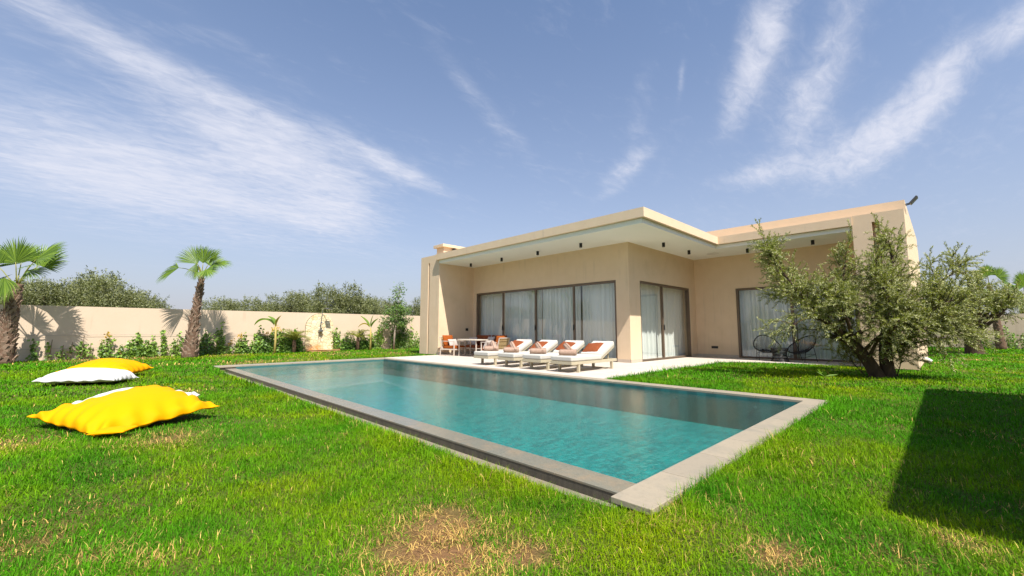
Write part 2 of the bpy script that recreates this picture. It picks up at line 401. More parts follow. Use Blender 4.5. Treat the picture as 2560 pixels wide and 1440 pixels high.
def np_mesh(name, V, F4=None, F3=None, mat=None, parent=None, attrs=None, smooth=False):
    """big mesh from numpy arrays (quads and triangles)"""
    me = bpy.data.meshes.new(name)
    n4 = 0 if F4 is None else len(F4); n3 = 0 if F3 is None else len(F3)
    me.vertices.add(len(V)); me.vertices.foreach_set('co', V.astype(np.float32).ravel())
    loops = np.concatenate([a.ravel() for a in (F4, F3) if a is not None]).astype(np.int32)
    me.loops.add(len(loops)); me.loops.foreach_set('vertex_index', loops)
    starts = np.concatenate([np.arange(n4) * 4, n4 * 4 + np.arange(n3) * 3]).astype(np.int32)
    me.polygons.add(n4 + n3); me.polygons.foreach_set('loop_start', starts)
    if smooth: me.polygons.foreach_set('use_smooth', np.ones(n4 + n3, bool))
    me.update(calc_edges=True)
    for nm, typ, arr in (attrs or []):
        a = me.attributes.new(nm, typ, 'POINT')
        a.data.foreach_set('color' if typ == 'FLOAT_COLOR' else 'value', arr.astype(np.float32).ravel())
    me.materials.append(mat)
    o = bpy.data.objects.new(name, me); col.objects.link(o)
    if parent is not None: o.parent = parent
    return o
def unit(a): return a / np.maximum(np.linalg.norm(a, axis=-1, keepdims=True), 1e-9)
def leaves(name, C, Dv, Nv, L, W, mat, parent, tint=None, fold=.0, seed=1):
    """one rhombic leaf per row: base C, direction Dv, upper-side normal Nv, length L, width W"""
    g = np.random.default_rng(seed); n = len(C)
    Dv = unit(Dv); S = unit(np.cross(Nv, Dv)); U = np.cross(Dv, S)
    L = np.broadcast_to(np.asarray(L, float), (n,))[:, None]; W = np.broadcast_to(np.asarray(W, float), (n,))[:, None]
    b = C; mid = C + Dv * L * .45 + U * L * fold; tip = C + Dv * L
    V = np.stack([b, mid + S * W / 2, tip, mid - S * W / 2], 1).reshape(-1, 3)
    F = np.arange(4 * n).reshape(n, 4)
    if tint is None: tint = g.random(n)
    return np_mesh(name, V, F, None, mat, parent, [('tint', 'FLOAT', np.repeat(tint, 4))])
def vnoise(x, y, seed=0):
    """value noise in numpy"""
    def h(i, j): 
        t = np.sin(i * 127.1 + j * 311.7 + seed * 74.7) * 43758.5453
        return t - np.floor(t)
    xi, yi = np.floor(x), np.floor(y); fx, fy = x - xi, y - yi
    fx = fx * fx * (3 - 2 * fx); fy = fy * fy * (3 - 2 * fy)
    return (h(xi, yi) * (1 - fx) + h(xi + 1, yi) * fx) * (1 - fy) + (h(xi, yi + 1) * (1 - fx) + h(xi + 1, yi + 1) * fx) * fy
def fbm(x, y, seed=0, o=4):
    r = 0; a = .5; t = 0
    for k in range(o): r = r + a * vnoise(x * 2 ** k, y * 2 ** k, seed + k); t += a; a *= .55
    return r / t
# ================================================================== SETTING
WALL_Y = 20.4
def ground_z(x, y):
    """lawn level: level with the terrace, dipping a little along the overflow edge of the pool"""
    x = np.asarray(x, float); y = np.asarray(y, float)
    z = -0.022 + 0.04 * (fbm(x * .5 + 9, y * .5 + 3, 3, 3) - .5)
    dip = np.clip((x + .2) / 1.6, 0, 1) * np.clip((2.45 - x) / .1, 0, 1) * np.clip((13.4 - y) / 1.0, 0, 1) * np.clip((y - 1.0) / .8, 0, 1)
    strip = (x > 2.18) * (x < 2.43) * (y > 1.39) * (y < 13.42)
    return z - .055 * dip - .14 * strip
# dry and bare places of the lawn: x, y, radius, strength
BARE = [(1.28, 1.84, .21, 1.0), (1.10, 1.70, .20, 1.0), (1.04, 1.50, .17, 1.0), (1.44, 1.38, .12, .95), (1.42, 2.0, .13, .9), (1.2, 1.55, .2, .9),
        (-.19, 2.97, .12, .4), (.06, 2.64, .10, .28), (.22, 2.44, .09, .28), (2.17, .58, .11, .8), (2.88, .0, .10, .4), (2.5, .25, .08, .25),
        (.5, 5.05, .25, .5), (-.6, 5.6, .3, .32),
        (3.2, 14.6, .9, .5), (4.6, 14.9, .8, .4), (7.2, 17.6, 1.2, .55), (9.2, 17.0, .9, .55), (9.0, 16.0, .5, .5), (1.6, 15.2, .6, .35), (.9, 8.9, .35, .5),
        (20.5, -.6, .5, .6), (22, -1.6, .6, .5), (18, .1, .4, .5), (-.3, 19.8, 1.0, .8), (1.0, 19.9, .8, .7), (3.6, 19.9, .8, .6), (10.9, 19.8, .7, .6)]
def bareness(x, y):
    b = np.zeros_like(x, dtype=float)
    for (bx, by, r, s) in BARE:
        d = ((x - bx) ** 2 + (y - by) ** 2) / r ** 2
        b = np.maximum(b, s * np.exp(-d * .9))
    n = fbm(x * 4.5, y * 4.5, 5, 4); n2 = fbm(x * .9, y * .9, 8, 3)
    b = b * (0.45 + 1.1 * n)
    near = np.clip(1 - np.hypot(x, y) / 9., 0, 1)
    b = np.maximum(b, np.clip((n - .58) * 5, 0, 1) * np.clip((n2 - .40) * 4, 0, 1) * (.05 + .08 * near))
    return np.clip(b, 0, 1)
POOL = (2.62, 6.90, 1.41, 13.37)      # clear water: x0 x1 y0 y1
# lawn / earth: one sheet to the horizon with the pool cut out
def build_ground():
    xs = np.unique(np.concatenate([[-1500, -400, -120, -50, -25], np.arange(-14, 2.0, .22), [2.16, 2.185], [2.40, 6.98], np.arange(7.2, 16, .3), np.arange(16, 40, .8), [55, 120, 400, 1500], np.arange(2.6, 6.9, .4)]))
    ys = np.unique(np.concatenate([[-1500, -400, -120, -50, -25], np.arange(-9, -2, .6), np.arange(-2, 1.15, .2), [1.20, 13.78, 1.38, 1.40, 13.40, 13.43], np.arange(1.5, 13.3, .3), np.arange(14, 20.9, .25), [24, 30, 45, 120, 400, 1500]]))
    X, Y = np.meshgrid(xs, ys, indexing='ij'); Z = ground_z(X, Y)
    Z = np.where((np.abs(X) > 45) | (np.abs(Y) > 24), -.04, Z)
    nx, ny = X.shape; idx = np.arange(nx * ny).reshape(nx, ny)
    xc = (xs[:-1] + xs[1:]) / 2; yc = (ys[:-1] + ys[1:]) / 2
    XC, YC = np.meshgrid(xc, yc, indexing='ij')
    keep = ~((XC > 2.40) & (XC < 6.98) & (YC > 1.20) & (YC < 13.78))
    F = np.stack([idx[:-1, :-1], idx[1:, :-1], idx[1:, 1:], idx[:-1, 1:]], -1)[keep]
    V = np.stack([X, Y, Z], -1).reshape(-1, 3)
    return np_mesh('ground', V, F, None, M['soil'], None, [('bare', 'FLOAT', bareness(X.ravel(), Y.ravel()))], True)
struct(build_ground())

# ---- pool
pool = thing('swimming_pool', 'long swimming pool edged in grey stone with turquoise tiled inside', 'pool', (4.7, 7.4, 0))
def wp(mb, name, mat, parent, **k):
    """part modelled in world coordinates under a thing's Empty"""
    o = mb.build(name, mat, parent, **k)
    root = parent
    while root.parent: root = root.parent
    if parent is root: o.location = -root.location
    return o
x0, x1, y0, y1 = POOL; DEEP = -.52; WL = -0.062
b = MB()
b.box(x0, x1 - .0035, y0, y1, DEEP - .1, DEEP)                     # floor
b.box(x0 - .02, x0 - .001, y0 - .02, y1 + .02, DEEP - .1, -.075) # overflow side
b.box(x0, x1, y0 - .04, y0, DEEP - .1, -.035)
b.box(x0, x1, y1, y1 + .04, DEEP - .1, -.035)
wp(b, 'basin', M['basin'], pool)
wp(MB().box(x1 - .003, x1 + .04, y0 - .03, y1 + .03, DEEP - .1, -.036), 'side_wall', M['bench'], pool)
wp(MB().box(x0 + .002, x1 - .006, y1 - .004, y1 + .03, -.19, -.036), 'waterline_tile', M['bench'], pool)
c = MB()
for i in range(20): c.box(6.90, 7.16, 1.412 + i * .598, 1.412 + i * .598 + .592, -.035, 0)            # house side
for (a_, b_) in ((1.155, 1.410), (13.373, 13.84)):                                                     # near and far ends
    for i in range(8): c.box(2.16 + i * .625, 2.16 + i * .625 + .619, a_, b_, -.035, 0)
wp(c, 'coping', M['coping'], pool, bevel=.004)
k = MB()
k.box(2.19, 6.97, 1.185, 1.37, -.35, -.035); k.box(6.942, 7.13, 1.37, 13.41, -.35, -.035); k.box(2.19, 6.97, 13.412, 13.81, -.35, -.035)
wp(k, 'coping_base', M['strip'], pool)
ov = MB()
for i in range(20): ov.box(2.372, x0 - .02, 1.412 + i * .598, 1.412 + i * .598 + .595, -.075, -.058)
wp(ov, 'overflow_edge', M['overflow'], pool, bevel=.003)
wp(MB().box(2.376, x0 - .02, 1.41, 13.37, -.40, -.0755), 'overflow_face', M['wetface'], pool)
wp(MB().box(2.13, 2.374, 1.41, 13.37, -.40, -.138), 'drain_strip', M['strip'], pool)
for (jx, jy) in ((6.88, 11.2), (6.88, 8.6), (6.88, 5.9), (6.88, 3.2), (6.88, 2.0)):
    j = MB().tube([(jx + .02, jy, -.16), (jx - .02, jy, -.16)], .022, 12)
    wp(j, 'jet_nozzle', M['steel'], pool)
def build_water():
    nx, ny = 24, 60
    wv = MB().grid(lambda u, v: (x0 - .001 + (x1 - x0) * u, y0 + (y1 - y0) * v, WL), nx, ny)
    o = wv.build('water', M['water'], None, smooth=True)
    # ripples where the wall jets break the surface
    return o
wt = build_water(); struct(wt)
for p in wt.data.polygons:
    if p.normal.z < 0: wt.data.flip_normals(); break

# ---- terrace
pt = MB().prism([(7.164, 4.78), (13.35, 4.78), (14.0, 4.55), (14.35, 3.9), (14.5, 1.53), (16.2, 1.53), (16.2, 6.49), (11.2, 6.49), (11.2, 13.89), (7.164, 13.85)], -.2, -.002)
struct(pt.build('terrace', M['patio'], bevel=.004))

# ================================================================== VILLA
villa = thing('villa', 'single storey beige villa with flat overhanging roof and curtained sliding doors', 'house', (15, 8, 0))
H = 3.985
wl = MB()
wl.box(11.2, 11.45, 6.95, 13.70, 2.5, H); wl.box(11.2, 11.45, 13.70, 13.90, 0, H)
wl.box(11.2, 11.85, 6.5, 6.75, 0, H); wl.box(11.2, 11.45, 6.75, 6.95, 0, H)
wl.box(11.85, 15.5, 6.5, 6.75, 2.5, H); wl.box(15.5, 16.25, 6.5, 6.75, 0, H)
wl.box(16.0, 16.25, 5.08, 6.5, 0, H); wl.box(16.0, 16.25, 1.75, 5.08, 2.43, H); wl.box(16.0, 16.25, 1.53, 1.75, 0, H)
# left end wall with its vertical slot
wl.box(9.45, 20, 13.90, 14.585, 0, 4.0); wl.box(9.45, 20, 14.69, 15.25, 0, 4.0); wl.box(9.60, 20, 14.585, 14.69, 0, 4.0); wl.box(9.45, 9.60, 14.585, 14.69, 3.71, 4.0)
# right end wall with its recess
wl.box(14.2, 22, 1.13, 1.53, 0, 4.0); wl.box(14.2, 22, .50, .98, 0, 4.0); wl.box(14.42, 22, .98, 1.13, 0, 4.0); wl.box(14.2, 14.42, .98, 1.13, 3.77, 4.0)
wl.box(22, 22.25, .5, 15.25, 0, 4.0)
wall = wp(wl, 'wall', M['plaster'], villa)
rf = MB().prism([(9.32, 4.95), (14.17, 4.95), (14.17, 1.532), (22.3, 1.532), (22.3, 13.99), (9.32, 13.99)], 3.745, 3.985)
roof = wp(rf, 'roof', M['plaster'], villa)
so = MB().prism([(9.43, 5.06), (14.29, 5.06), (14.29, 1.535), (16.05, 1.535), (16.05, 6.55), (11.25, 6.55), (11.25, 13.897), (9.43, 13.897)], 3.622, 3.738)
wp(so, 'soffit', M['soffit'], villa)
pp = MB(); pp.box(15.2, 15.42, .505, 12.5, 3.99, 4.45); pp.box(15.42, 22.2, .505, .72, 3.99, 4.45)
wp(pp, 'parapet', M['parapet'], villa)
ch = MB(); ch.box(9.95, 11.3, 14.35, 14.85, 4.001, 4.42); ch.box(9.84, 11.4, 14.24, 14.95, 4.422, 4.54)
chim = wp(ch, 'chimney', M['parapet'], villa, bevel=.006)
MB().tube([(10.46, 14.235, 4.33), (10.46, 14.36, 4.33)], .085, 20).build('vent', M['black'], chim)
for (ax, bx, ay, by) in ((11.195, 11.205, 6.495, 6.95), (11.195, 11.845, 6.492, 6.505), (15.505, 16.0, 6.492, 6.505), (15.992, 16.005, 5.085, 6.49), (11.192, 11.205, 13.705, 13.893), (9.452, 11.19, 13.89, 13.905)):
    wp(MB().box(ax - .004, bx, ay - .002, by, .001, .09), 'skirting', M['skirting'], villa)

def window(axis, pos, a0, a1, z1, posts, inward):
    """sliding glazing: frame part with its panes; axis 'y' runs along Y at x=pos, 'x' runs along X at y=pos"""
    f = MB()
    def bx(a, b_, d0, d1, z0_, z1_):
        if axis == 'y': f.box(pos + d0, pos + d1, a, b_, z0_, z1_)
        else: f.box(a, b_, pos + d0, pos + d1, z0_, z1_)
    bx(a0, a1, .02, .14, z1 - .075, z1 - .002); bx(a0, a1, .02, .14, .0, .055)
    bx(a0 + .002, a0 + .07, .02, .14, .055, z1 - .075); bx(a1 - .07, a1 - .002, .02, .14, .055, z1 - .075)
    for i, p in enumerate(posts):
        bx(p - .055, p + .02, .03, .08, .055, z1 - .075); bx(p - .02, p + .055, .084, .13, .055, z1 - .075)
    fr = wp(f, 'window', M['bronze'], villa, bevel=.004)
    for p in posts:
        h_ = MB(); q0 = p - .018
        if axis == 'y': h_.box(pos - .012, pos + .029, q0 - .012, q0 + .012, .96, 1.14)
        else: h_.box(q0 - .012, q0 + .012, pos - .012, pos + .029, .96, 1.14)
        h_.build('handle', M['black'], fr, bevel=.003)
    edges = [a0 + .07] + list(posts) + [a1 - .07]
    for i in range(len(edges) - 1):
        d = .052 if i % 2 == 0 else .104
        g = MB()
        lo, hi = edges[i] + .021, edges[i + 1] - .021
        if axis == 'y': g.box(pos + d, pos + d + .008, lo, hi, .056, z1 - .076)
        else: g.box(lo, hi, pos + d, pos + d + .008, .056, z1 - .076)
        g.build('pane', M['glass'], fr)
    return edges
e1 = window('y', 11.2, 6.95, 13.70, 2.5, [8.62, 10.36, 12.10], 1)
e2 = window('x', 6.5, 11.85, 15.5, 2.5, [13.42], 1)
e3 = window('y', 16.0, 1.75, 5.08, 2.43, [3.42], 1)

def curtain(axis, pos, a, b_, z1, label, seed):
    g = random.Random(seed); ph = [g.uniform(0, 6.28) for _ in range(4)]; n = int((b_ - a) / .012)
    def fold(t, z):
        s_ = a + (b_ - a) * t
        k_ = .6 + .4 * z / z1
        d = .045 * math.sin(s_ * 46 + ph[0] + 1.3 * math.sin(s_ * 5 + ph[1]) + .25 * math.sin(z * 2 + ph[3])) + .028 * math.sin(s_ * 21 + ph[2] + .2 * z) + .02 * math.sin(s_ * 90 + ph[3])
        return s_, d * (1.25 - .45 * k_)
    def fn(u, v):
        z = .015 + (z1 - .03) * v; s_, d = fold(u, z)
        return (pos + d, s_, z) if axis == 'y' else (s_, pos + d, z)
    o = MB().grid(fn, n, 6).build('curtain', M['curtain'], None, smooth=True, fix=False)
    cx = ((pos, (a + b_) / 2) if axis == 'y' else ((a + b_) / 2, pos))
    return tag(o, label, 'curtain', 'sheer curtains behind the sliding doors')
curtain('y', 11.54, 12.02, 13.75, 2.55, 'pale sheer curtain behind the long sliding window, leftmost pane beside the side wall', 1)
curtain('y', 11.58, 10.30, 11.98, 2.55, 'pale sheer curtain behind the long sliding window, second pane from the left', 2)
curtain('y', 11.54, 8.55, 10.26, 2.55, 'pale sheer curtain behind the long sliding window, third pane from the left', 3)
curtain('y', 11.58, 6.97, 8.51, 2.55, 'pale sheer curtain behind the long sliding window, pane nearest the corner pillar', 4)
curtain('x', 6.86, 11.75, 13.38, 2.55, 'pale sheer curtain in the narrow side window, half next to the corner pillar', 5)
curtain('x', 6.90, 13.42, 15.75, 2.55, 'pale sheer curtain in the narrow side window, half next to the inner corner', 6)
curtain('y', 16.35, 3.40, 5.15, 2.48, 'pale sheer curtain behind the black wire chairs', 7)
curtain('y', 16.38, 1.70, 3.36, 2.48, 'pale sheer curtain behind the window half hidden by the olive tree', 8)
# rooms behind the glass
it = MB(); it.box(11.46, 17.6, 6.76, 13.89, -.05, -.004); it.box(17.6, 17.7, 6.76, 13.89, -.05, 3.7); it.box(11.46, 17.6, 6.76, 13.89, 2.9, 2.95)
it.box(16.26, 21.9, 1.54, 6.49, -.05, -.004); it.box(21.9, 21.99, 1.54, 6.49, -.05, 3.7); it.box(16.26, 21.9, 1.54, 6.49, 2.9, 2.95)
wp(it, 'interior', M['interior'], villa)
for (lx, ly) in ((10.38, 13.06), (10.37, 11.23), (10.38, 9.44), (10.35, 7.62), (12.11, 5.81), (13.90, 5.79), (14.99, 4.33), (14.95, 2.55)):
    wp(MB().cyl((lx, ly, 3.49), .045, .132, 16), 'downlight', M['black'], villa)
wp(MB().cyl((15.09, 5.46, 3.610), .20, .011, 32), 'ceiling_speaker', M['whiteplastic'], villa)
wp(MB().box(10.80, 10.93, 13.885, 13.899, .93, 1.04), 'wall_switch', M['black'], villa, bevel=.003)
wp(MB().box(15.985, 15.999, 5.76, 5.99, .30, .385), 'wall_socket', M['black'], villa, bevel=.003)
fl = wp(MB().bar((15.30, .50, 4.34), (15.30, .40, 4.36), .022).bar((15.44, .50, 4.34), (15.44, .40, 4.36), .022).bar((15.28, .40, 4.36), (15.46, .40, 4.36), .03), 'floodlight', M['black'], villa)
hd = MB(); ax_ = Vector((.0, -.66, .75)).normalized(); cc = Vector((15.37, .33, 4.43))
hd.bar(cc - ax_ * .11, cc + ax_ * .11, .28, .045)
hd.build('lamp_head', M['lamphead'], fl, bevel=.006)
dp = wp(MB().tube([(15.2, .47, .22), (15.2, .36, .20), (15.2, .30, .15)], .055, 14), 'drain_spout', M['whiteplastic'], villa, smooth=True)

# ================================================================== GARDEN WALLS
gw = thing('garden_wall', 'long beige rendered garden wall behind the palms and climbers', 'wall', (4, WALL_Y + .1, 0))
wp(MB().box(-16, 35, WALL_Y, WALL_Y + .2, -.2, 1.76), 'wall_panel', M['wallplaster'], gw)
for z in (.80, .36):
    wp(MB().tube([(-4 + 2.2 * i, WALL_Y - .05, z - .012 * (i % 2)) for i in range(8)], .004, 5), 'wire', M['wire'], gw)
ew = thing('garden_wall', 'beige garden wall at the far right end of the lawn', 'wall', (35.1, 0, 0))
wp(MB().box(35.0, 35.2, -12, WALL_Y - .001, -.2, 1.84), 'wall_panel', M['wallplaster'], ew)
ww = thing('garden_wall', 'beige garden wall closing the lawn on the side opposite the villa', 'wall', (-15.9, 4, 0))
wp(MB().box(-16.2, -16.0, -14, WALL_Y + .2, -.2, 1.76), 'wall_panel', M['wallplaster'], ww)
# neighbouring pavilion whose shadow falls over the lawn
pv = thing('pavilion', 'beige garden pavilion beside the lawn whose shadow falls on the grass', 'pavilion', (5.9, -5, 0))
pvh = 3.2
ox, oy = .33 / 1.52 * pvh, 1 / 1.52 * pvh
px0, px1, py1 = 3.1 - ox, 10.0 - ox, .29 - oy
pm = MB(); pm.box(px0 + .25, px1 - .25, py1 - 5.2, py1 - .25, -.1, pvh - .24); wp(pm, 'wall', M['plaster'], pv)
wp(MB().box(px0, px1, py1 - 5.4, py1, pvh - .238, pvh), 'roof', M['plaster'], pv)
wp(MB().box(px0 + 1.6, px0 + 2.6, py1 - .25, py1 - .20, 0, 2.2), 'door', M['bronze'], pv)
# ================================================================== FURNITURE
def pillow_mesh(w, d, h, n=22, seed=0, pinch=.07, wr=.012):
    """stuffed cushion: pulled-in edges, pointed corners, creases"""
    g = random.Random(seed); p = [g.uniform(0, 6.28) for _ in range(6)]
    mb = MB()
    def side(sg):
        def fn(a, b_):
            u, v = 2 * a - 1, 2 * b_ - 1
            # denser rows toward the seams
            u = math.sin(u * math.pi / 2); v = math.sin(v * math.pi / 2)
            pu = 1 - pinch * (1 - abs(v) ** 2.2); pv_ = 1 - pinch * (1 - abs(u) ** 2.2)
            e = max(0., (1 - u * u) * (1 - v * v)) ** .42
            cr = wr * (math.sin(9 * u + 5 * v + p[0]) + math.sin(13 * v - 6 * u + p[1])) * (1 - e) * min(1, e * 6)
            return (u * pu * w / 2, v * pv_ * d / 2, sg * (h / 2 * e + cr * h * 3))
        return fn
    mb.grid(side(1), n, n); mb.grid(side(-1), n, n)
    return mb
def weld(o, d=.0005):
    bm = bmesh.new(); bm.from_mesh(o.data); bmesh.ops.remove_doubles(bm, verts=bm.verts, dist=d); bmesh.ops.recalc_face_normals(bm, faces=bm.faces); bm.to_mesh(o.data); bm.free(); return o
def set_mesh(mb, M4):
    mb.v = [tuple(M4 @ Vector(p)) for p in mb.v]; return mb

# ---- sun loungers: head end toward the house (+X)
def make_lounger():
    t = thing('sun_lounger', '', 'sun lounger', group='sun loungers in a row on the terrace')
    f = MB(); L, W_ = 1.86, .62; z0, z1 = .18, .245
    f.box(0, L, -W_ / 2, -W_ / 2 + .045, z0, z1); f.box(0, L, W_ / 2 - .045, W_ / 2, z0, z1)
    f.box(0, .045, -W_ / 2 + .045, W_ / 2 - .045, z0, z1); f.box(L - .045, L, -W_ / 2 + .045, W_ / 2 - .045, z0, z1)
    for x in (.25, .5, .75, 1.0, 1.18): f.box(x, x + .07, -W_ / 2 + .045, W_ / 2 - .045, z1 - .03, z1 - .005)
    f.build('frame', M['frame_taupe'], t, bevel=.004)
    for x in (.27, 1.64):
        for sg in (-1, 1):
            y = sg * (W_ / 2 - .035)
            lg = MB().box(x, x + .055, y - .03, y + .03, 0, z0)
            lg.build('leg', M['frame_taupe'], t, bevel=.003)
        MB().box(x + .005, x + .05, -W_ / 2 + .066, W_ / 2 - .066, .001, .022).build('foot_rail', M['frame_taupe'], t)
    m = MB().box(.0, 1.20, -W_ / 2, W_ / 2, .252, .365); m.build('mattress', M['mattress'], t, bevel=.028, smooth=False)
    ang = R(27); h = Vector((1.20, 0, .25)); dx_, dz_ = math.cos(ang), math.sin(ang)
    rot = Matrix.Translation(h) @ Matrix.Rotation(-ang, 4, 'Y')
    bm_ = set_mesh(MB().box(.012, .68, -W_ / 2, W_ / 2, .03, .145), rot); bm_.build('back_cushion', M['mattress'], t, bevel=.028)
    bf = MB().box(.02, .66, -W_ / 2 + .02, -W_ / 2 + .06, -.015, .026).box(.02, .66, W_ / 2 - .06, W_ / 2 - .02, -.015, .026)
    for x in (.08, .25, .42, .59): bf.box(x, x + .06, -W_ / 2 + .06, W_ / 2 - .06, -.01, .02)
    set_mesh(bf, rot).build('back_frame', M['frame_taupe'], t, bevel=.003)
    for sg in (-1, 1): MB().bar((1.62, sg * .2, .20), (1.20 + .5 * dx_, sg * .2, .25 + .5 * dz_ - .01), .025).build('support_strut', M['frame_taupe'], t)
    return t
LY = [5.85 + .31, 6.77 + .31, 7.69 + .31, 8.69 + .31]
LAB = ['cream mattress sun lounger nearest the corner pillar, fully in view', 'cream mattress sun lounger, second in the row from the corner pillar',
       'cream mattress sun lounger, third in the row from the corner pillar', 'cream mattress sun lounger at the end of the row beside the woven armchair']
proto = make_lounger(); LX = 7.53
for i, y in enumerate(LY):
    o = proto if i == 0 else dup(proto, None or (0, 0, 0))
    o.location = (LX, y, 0); o['label'] = LAB[i]
WHERE = ['the lounger nearest the corner pillar', 'the second lounger from the corner pillar', 'the third lounger from the corner pillar', 'the lounger beside the woven armchair']
PP = weld(pillow_mesh(.46, .46, .15, 20, 3).build('cushion', M['rust'], smooth=True))
for i, y in enumerate(LY):
    o = PP if i == 0 else PP.copy()
    if i: col.objects.link(o)
    rot = Matrix.Rotation(R([14, 4, -4, 6][i]), 4, 'X')
    o.matrix_world = Matrix.Translation((LX + 1.40, y + [.10, .08, .12, .10][i], .505)) @ Matrix.Rotation(-R(30 + 4 * (i % 2)), 4, 'Y') @ Matrix.Rotation(R([8, -5, 3, -8][i]), 4, 'Z')
    tag(o, 'rust coloured square cushion on ' + WHERE[i], 'cushion', 'rust cushions on the loungers')
def towel_roll(L, r, seed):
    g = random.Random(seed); mb = MB(); turns = 3.2; n = 64
    prof = []
    for i in range(n + 1):
        t = i / n; th = t * turns * 2 * math.pi; rr = r * (.18 + .82 * t)
        prof.append((rr * math.cos(th), rr * math.sin(th)))
    nl = 8
    ph = g.uniform(0, 6)
    mb.add([((j / nl - .5) * L + .006 * math.sin(i * .7 + ph) * (1 if j in (0, nl) else 0), prof[i][0] * (1 + .04 * math.sin(j * 1.7 + ph)), prof[i][1] * (1 + .04 * math.cos(j * 2.1 + ph))) for j in range(nl + 1) for i in range(n + 1)],
           [(j * (n + 1) + i, j * (n + 1) + i + 1, (j + 1) * (n + 1) + i + 1, (j + 1) * (n + 1) + i) for j in range(nl) for i in range(n)])
    return mb
T1 = towel_roll(.40, .070, 1).build('towel', M['towel'], smooth=True, fix=False, solid=.011)
T2 = towel_roll(.40, .066, 5).build('towel', M['towel'], smooth=True, fix=False, solid=.011)
TX = [.22, .20, .16, .34]
for i, y in enumerate(LY):
    a = T1 if i == 0 else T1.copy(); b_ = T2 if i == 0 else T2.copy()
    if i: col.objects.link(a); col.objects.link(b_)
    x = LX + TX[i] + .05
    a.matrix_world = Matrix.Translation((x + .02, y + .02, .365 + .076)) @ Matrix.Rotation(R(-58 + 5 * i), 4, 'Z')
    b_.matrix_world = Matrix.Translation((x + .13, y + .06, .365 + .135)) @ Matrix.Rotation(R(-108 - 4 * i), 4, 'Z') @ Matrix.Rotation(R(30), 4, 'Y') @ Matrix.Rotation(R(40), 4, 'X')
    tag(a, 'taupe rolled towel lying flat on the foot of ' + WHERE[i], 'towel', 'rolled towels on the loungers')
    tag(b_, 'taupe rolled towel leaning across the other on ' + WHERE[i], 'towel', 'rolled towels on the loungers')

# ---- lounge armchairs: facing -Y in local space
def armchair(label, loc, rz):
    t = thing('armchair', label, 'armchair', loc, rz, 'outdoor armchairs with orange cushions')
    W_, Dp, zs, za, zb = .62, .70, .30, .53, .66
    for sg in (-1, 1):
        x = sg * W_ / 2
        MB().bar((x, -Dp / 2, 0), (x, -Dp / 2, za), .034).build('leg', M['frame_cream'], t, bevel=.004)
        MB().bar((x, Dp / 2 + .03, 0), (x, Dp / 2 - .06, za), .034).build('leg', M['frame_cream'], t, bevel=.004)
        MB().bar((x, -Dp / 2 - .017, za + .012), (x, Dp / 2 - .03, za + .012), .045, .024).build('armrest', M['frame_cream'], t, bevel=.004)
        MB().bar((x, -Dp / 2, .02), (x, Dp / 2, .02), .024).build('skid', M['frame_cream'], t)
    fr = MB().bar((-W_ / 2, -Dp / 2, zs - .06), (W_ / 2, -Dp / 2, zs - .06), .03, .045).bar((-W_ / 2, Dp / 2 - .03, zs - .06), (W_ / 2, Dp / 2 - .03, zs - .06), .03, .045)
    for sg in (-1, 1): fr.bar((sg * W_ / 2, -Dp / 2, zs - .06), (sg * W_ / 2, Dp / 2 - .03, zs - .06), .03, .045)
    fr.build('seat_frame', M['frame_cream'], t)
    bk = MB(); y0_, y1_ = Dp / 2 - .06, Dp / 2 + .09
    for sg in (-1, 1): bk.bar((sg * (W_ / 2 - .035), y0_, zs - .05), (sg * (W_ / 2 - .035), y1_, zb + .03), .03)
    bk.bar((-W_ / 2 + .02, y1_, zb + .03), (W_ / 2 - .02, y1_, zb + .03), .03); bk.bar((-W_ / 2 + .05, y0_ + .02, zs + .0), (W_ / 2 - .05, y0_ + .02, zs + .0), .03)
    bf = bk.build('back_frame', M['frame_cream'], t, bevel=.003)
    wv = MB(); n = 15
    for i in range(n):
        for d in (-1, 1):
            xa = -W_ / 2 + .06 + (W_ - .12) * i / (n - 1); pts = []
            for s_ in range(9):
                u = s_ / 8
                pts.append((xa + d * .016 * math.sin(u * math.pi * 6), y0_ + .02 + (y1_ - y0_ - .02) * u + .004 * d, zs + (zb + .03 - zs) * u))
            wv.tube(pts, .008, 5)
    wv.build('woven_back', M['rope'], bf)
    MB().box(-W_ / 2 + .03, W_ / 2 - .03, -Dp / 2 - .02, Dp / 2 - .10, zs - .035, zs + .075).build('seat_cushion', M['orange'], t, bevel=.03)
    rot = Matrix.Translation((0, Dp / 2 - .085, zs + .255)) @ Matrix.Rotation(R(78), 4, 'X')
    bc = weld(set_mesh(pillow_mesh(.54, .44, .17, 16, 8, .04), rot).build('back_cushion', M['orange'], t, smooth=True))
    return t
def throw(label, loc, e, w_=.46, h_=.32, mat='palepillow', seed=2):
    o = weld(pillow_mesh(w_, h_, .13, 16, seed).build('cushion', M[mat], smooth=True)); o.location = loc; o.rotation_euler = e
    return tag(o, label, 'cushion')
a1 = armchair('cream framed armchair with orange cushions against the side wall', (9.66, 13.20, 0), R(10))
throw('pale patterned lumbar cushion on the armchair by the side wall', (9.72, 13.28, .47), (R(66), 0, R(10)))
a2 = armchair('woven back armchair with orange cushions seen from behind at the table', (9.80, 10.95, 0), R(188))
throw('pale cushion on the armchair seen from behind', (9.58, 11.08, .46), (R(66), 0, R(196)), .40, .32, seed=4)
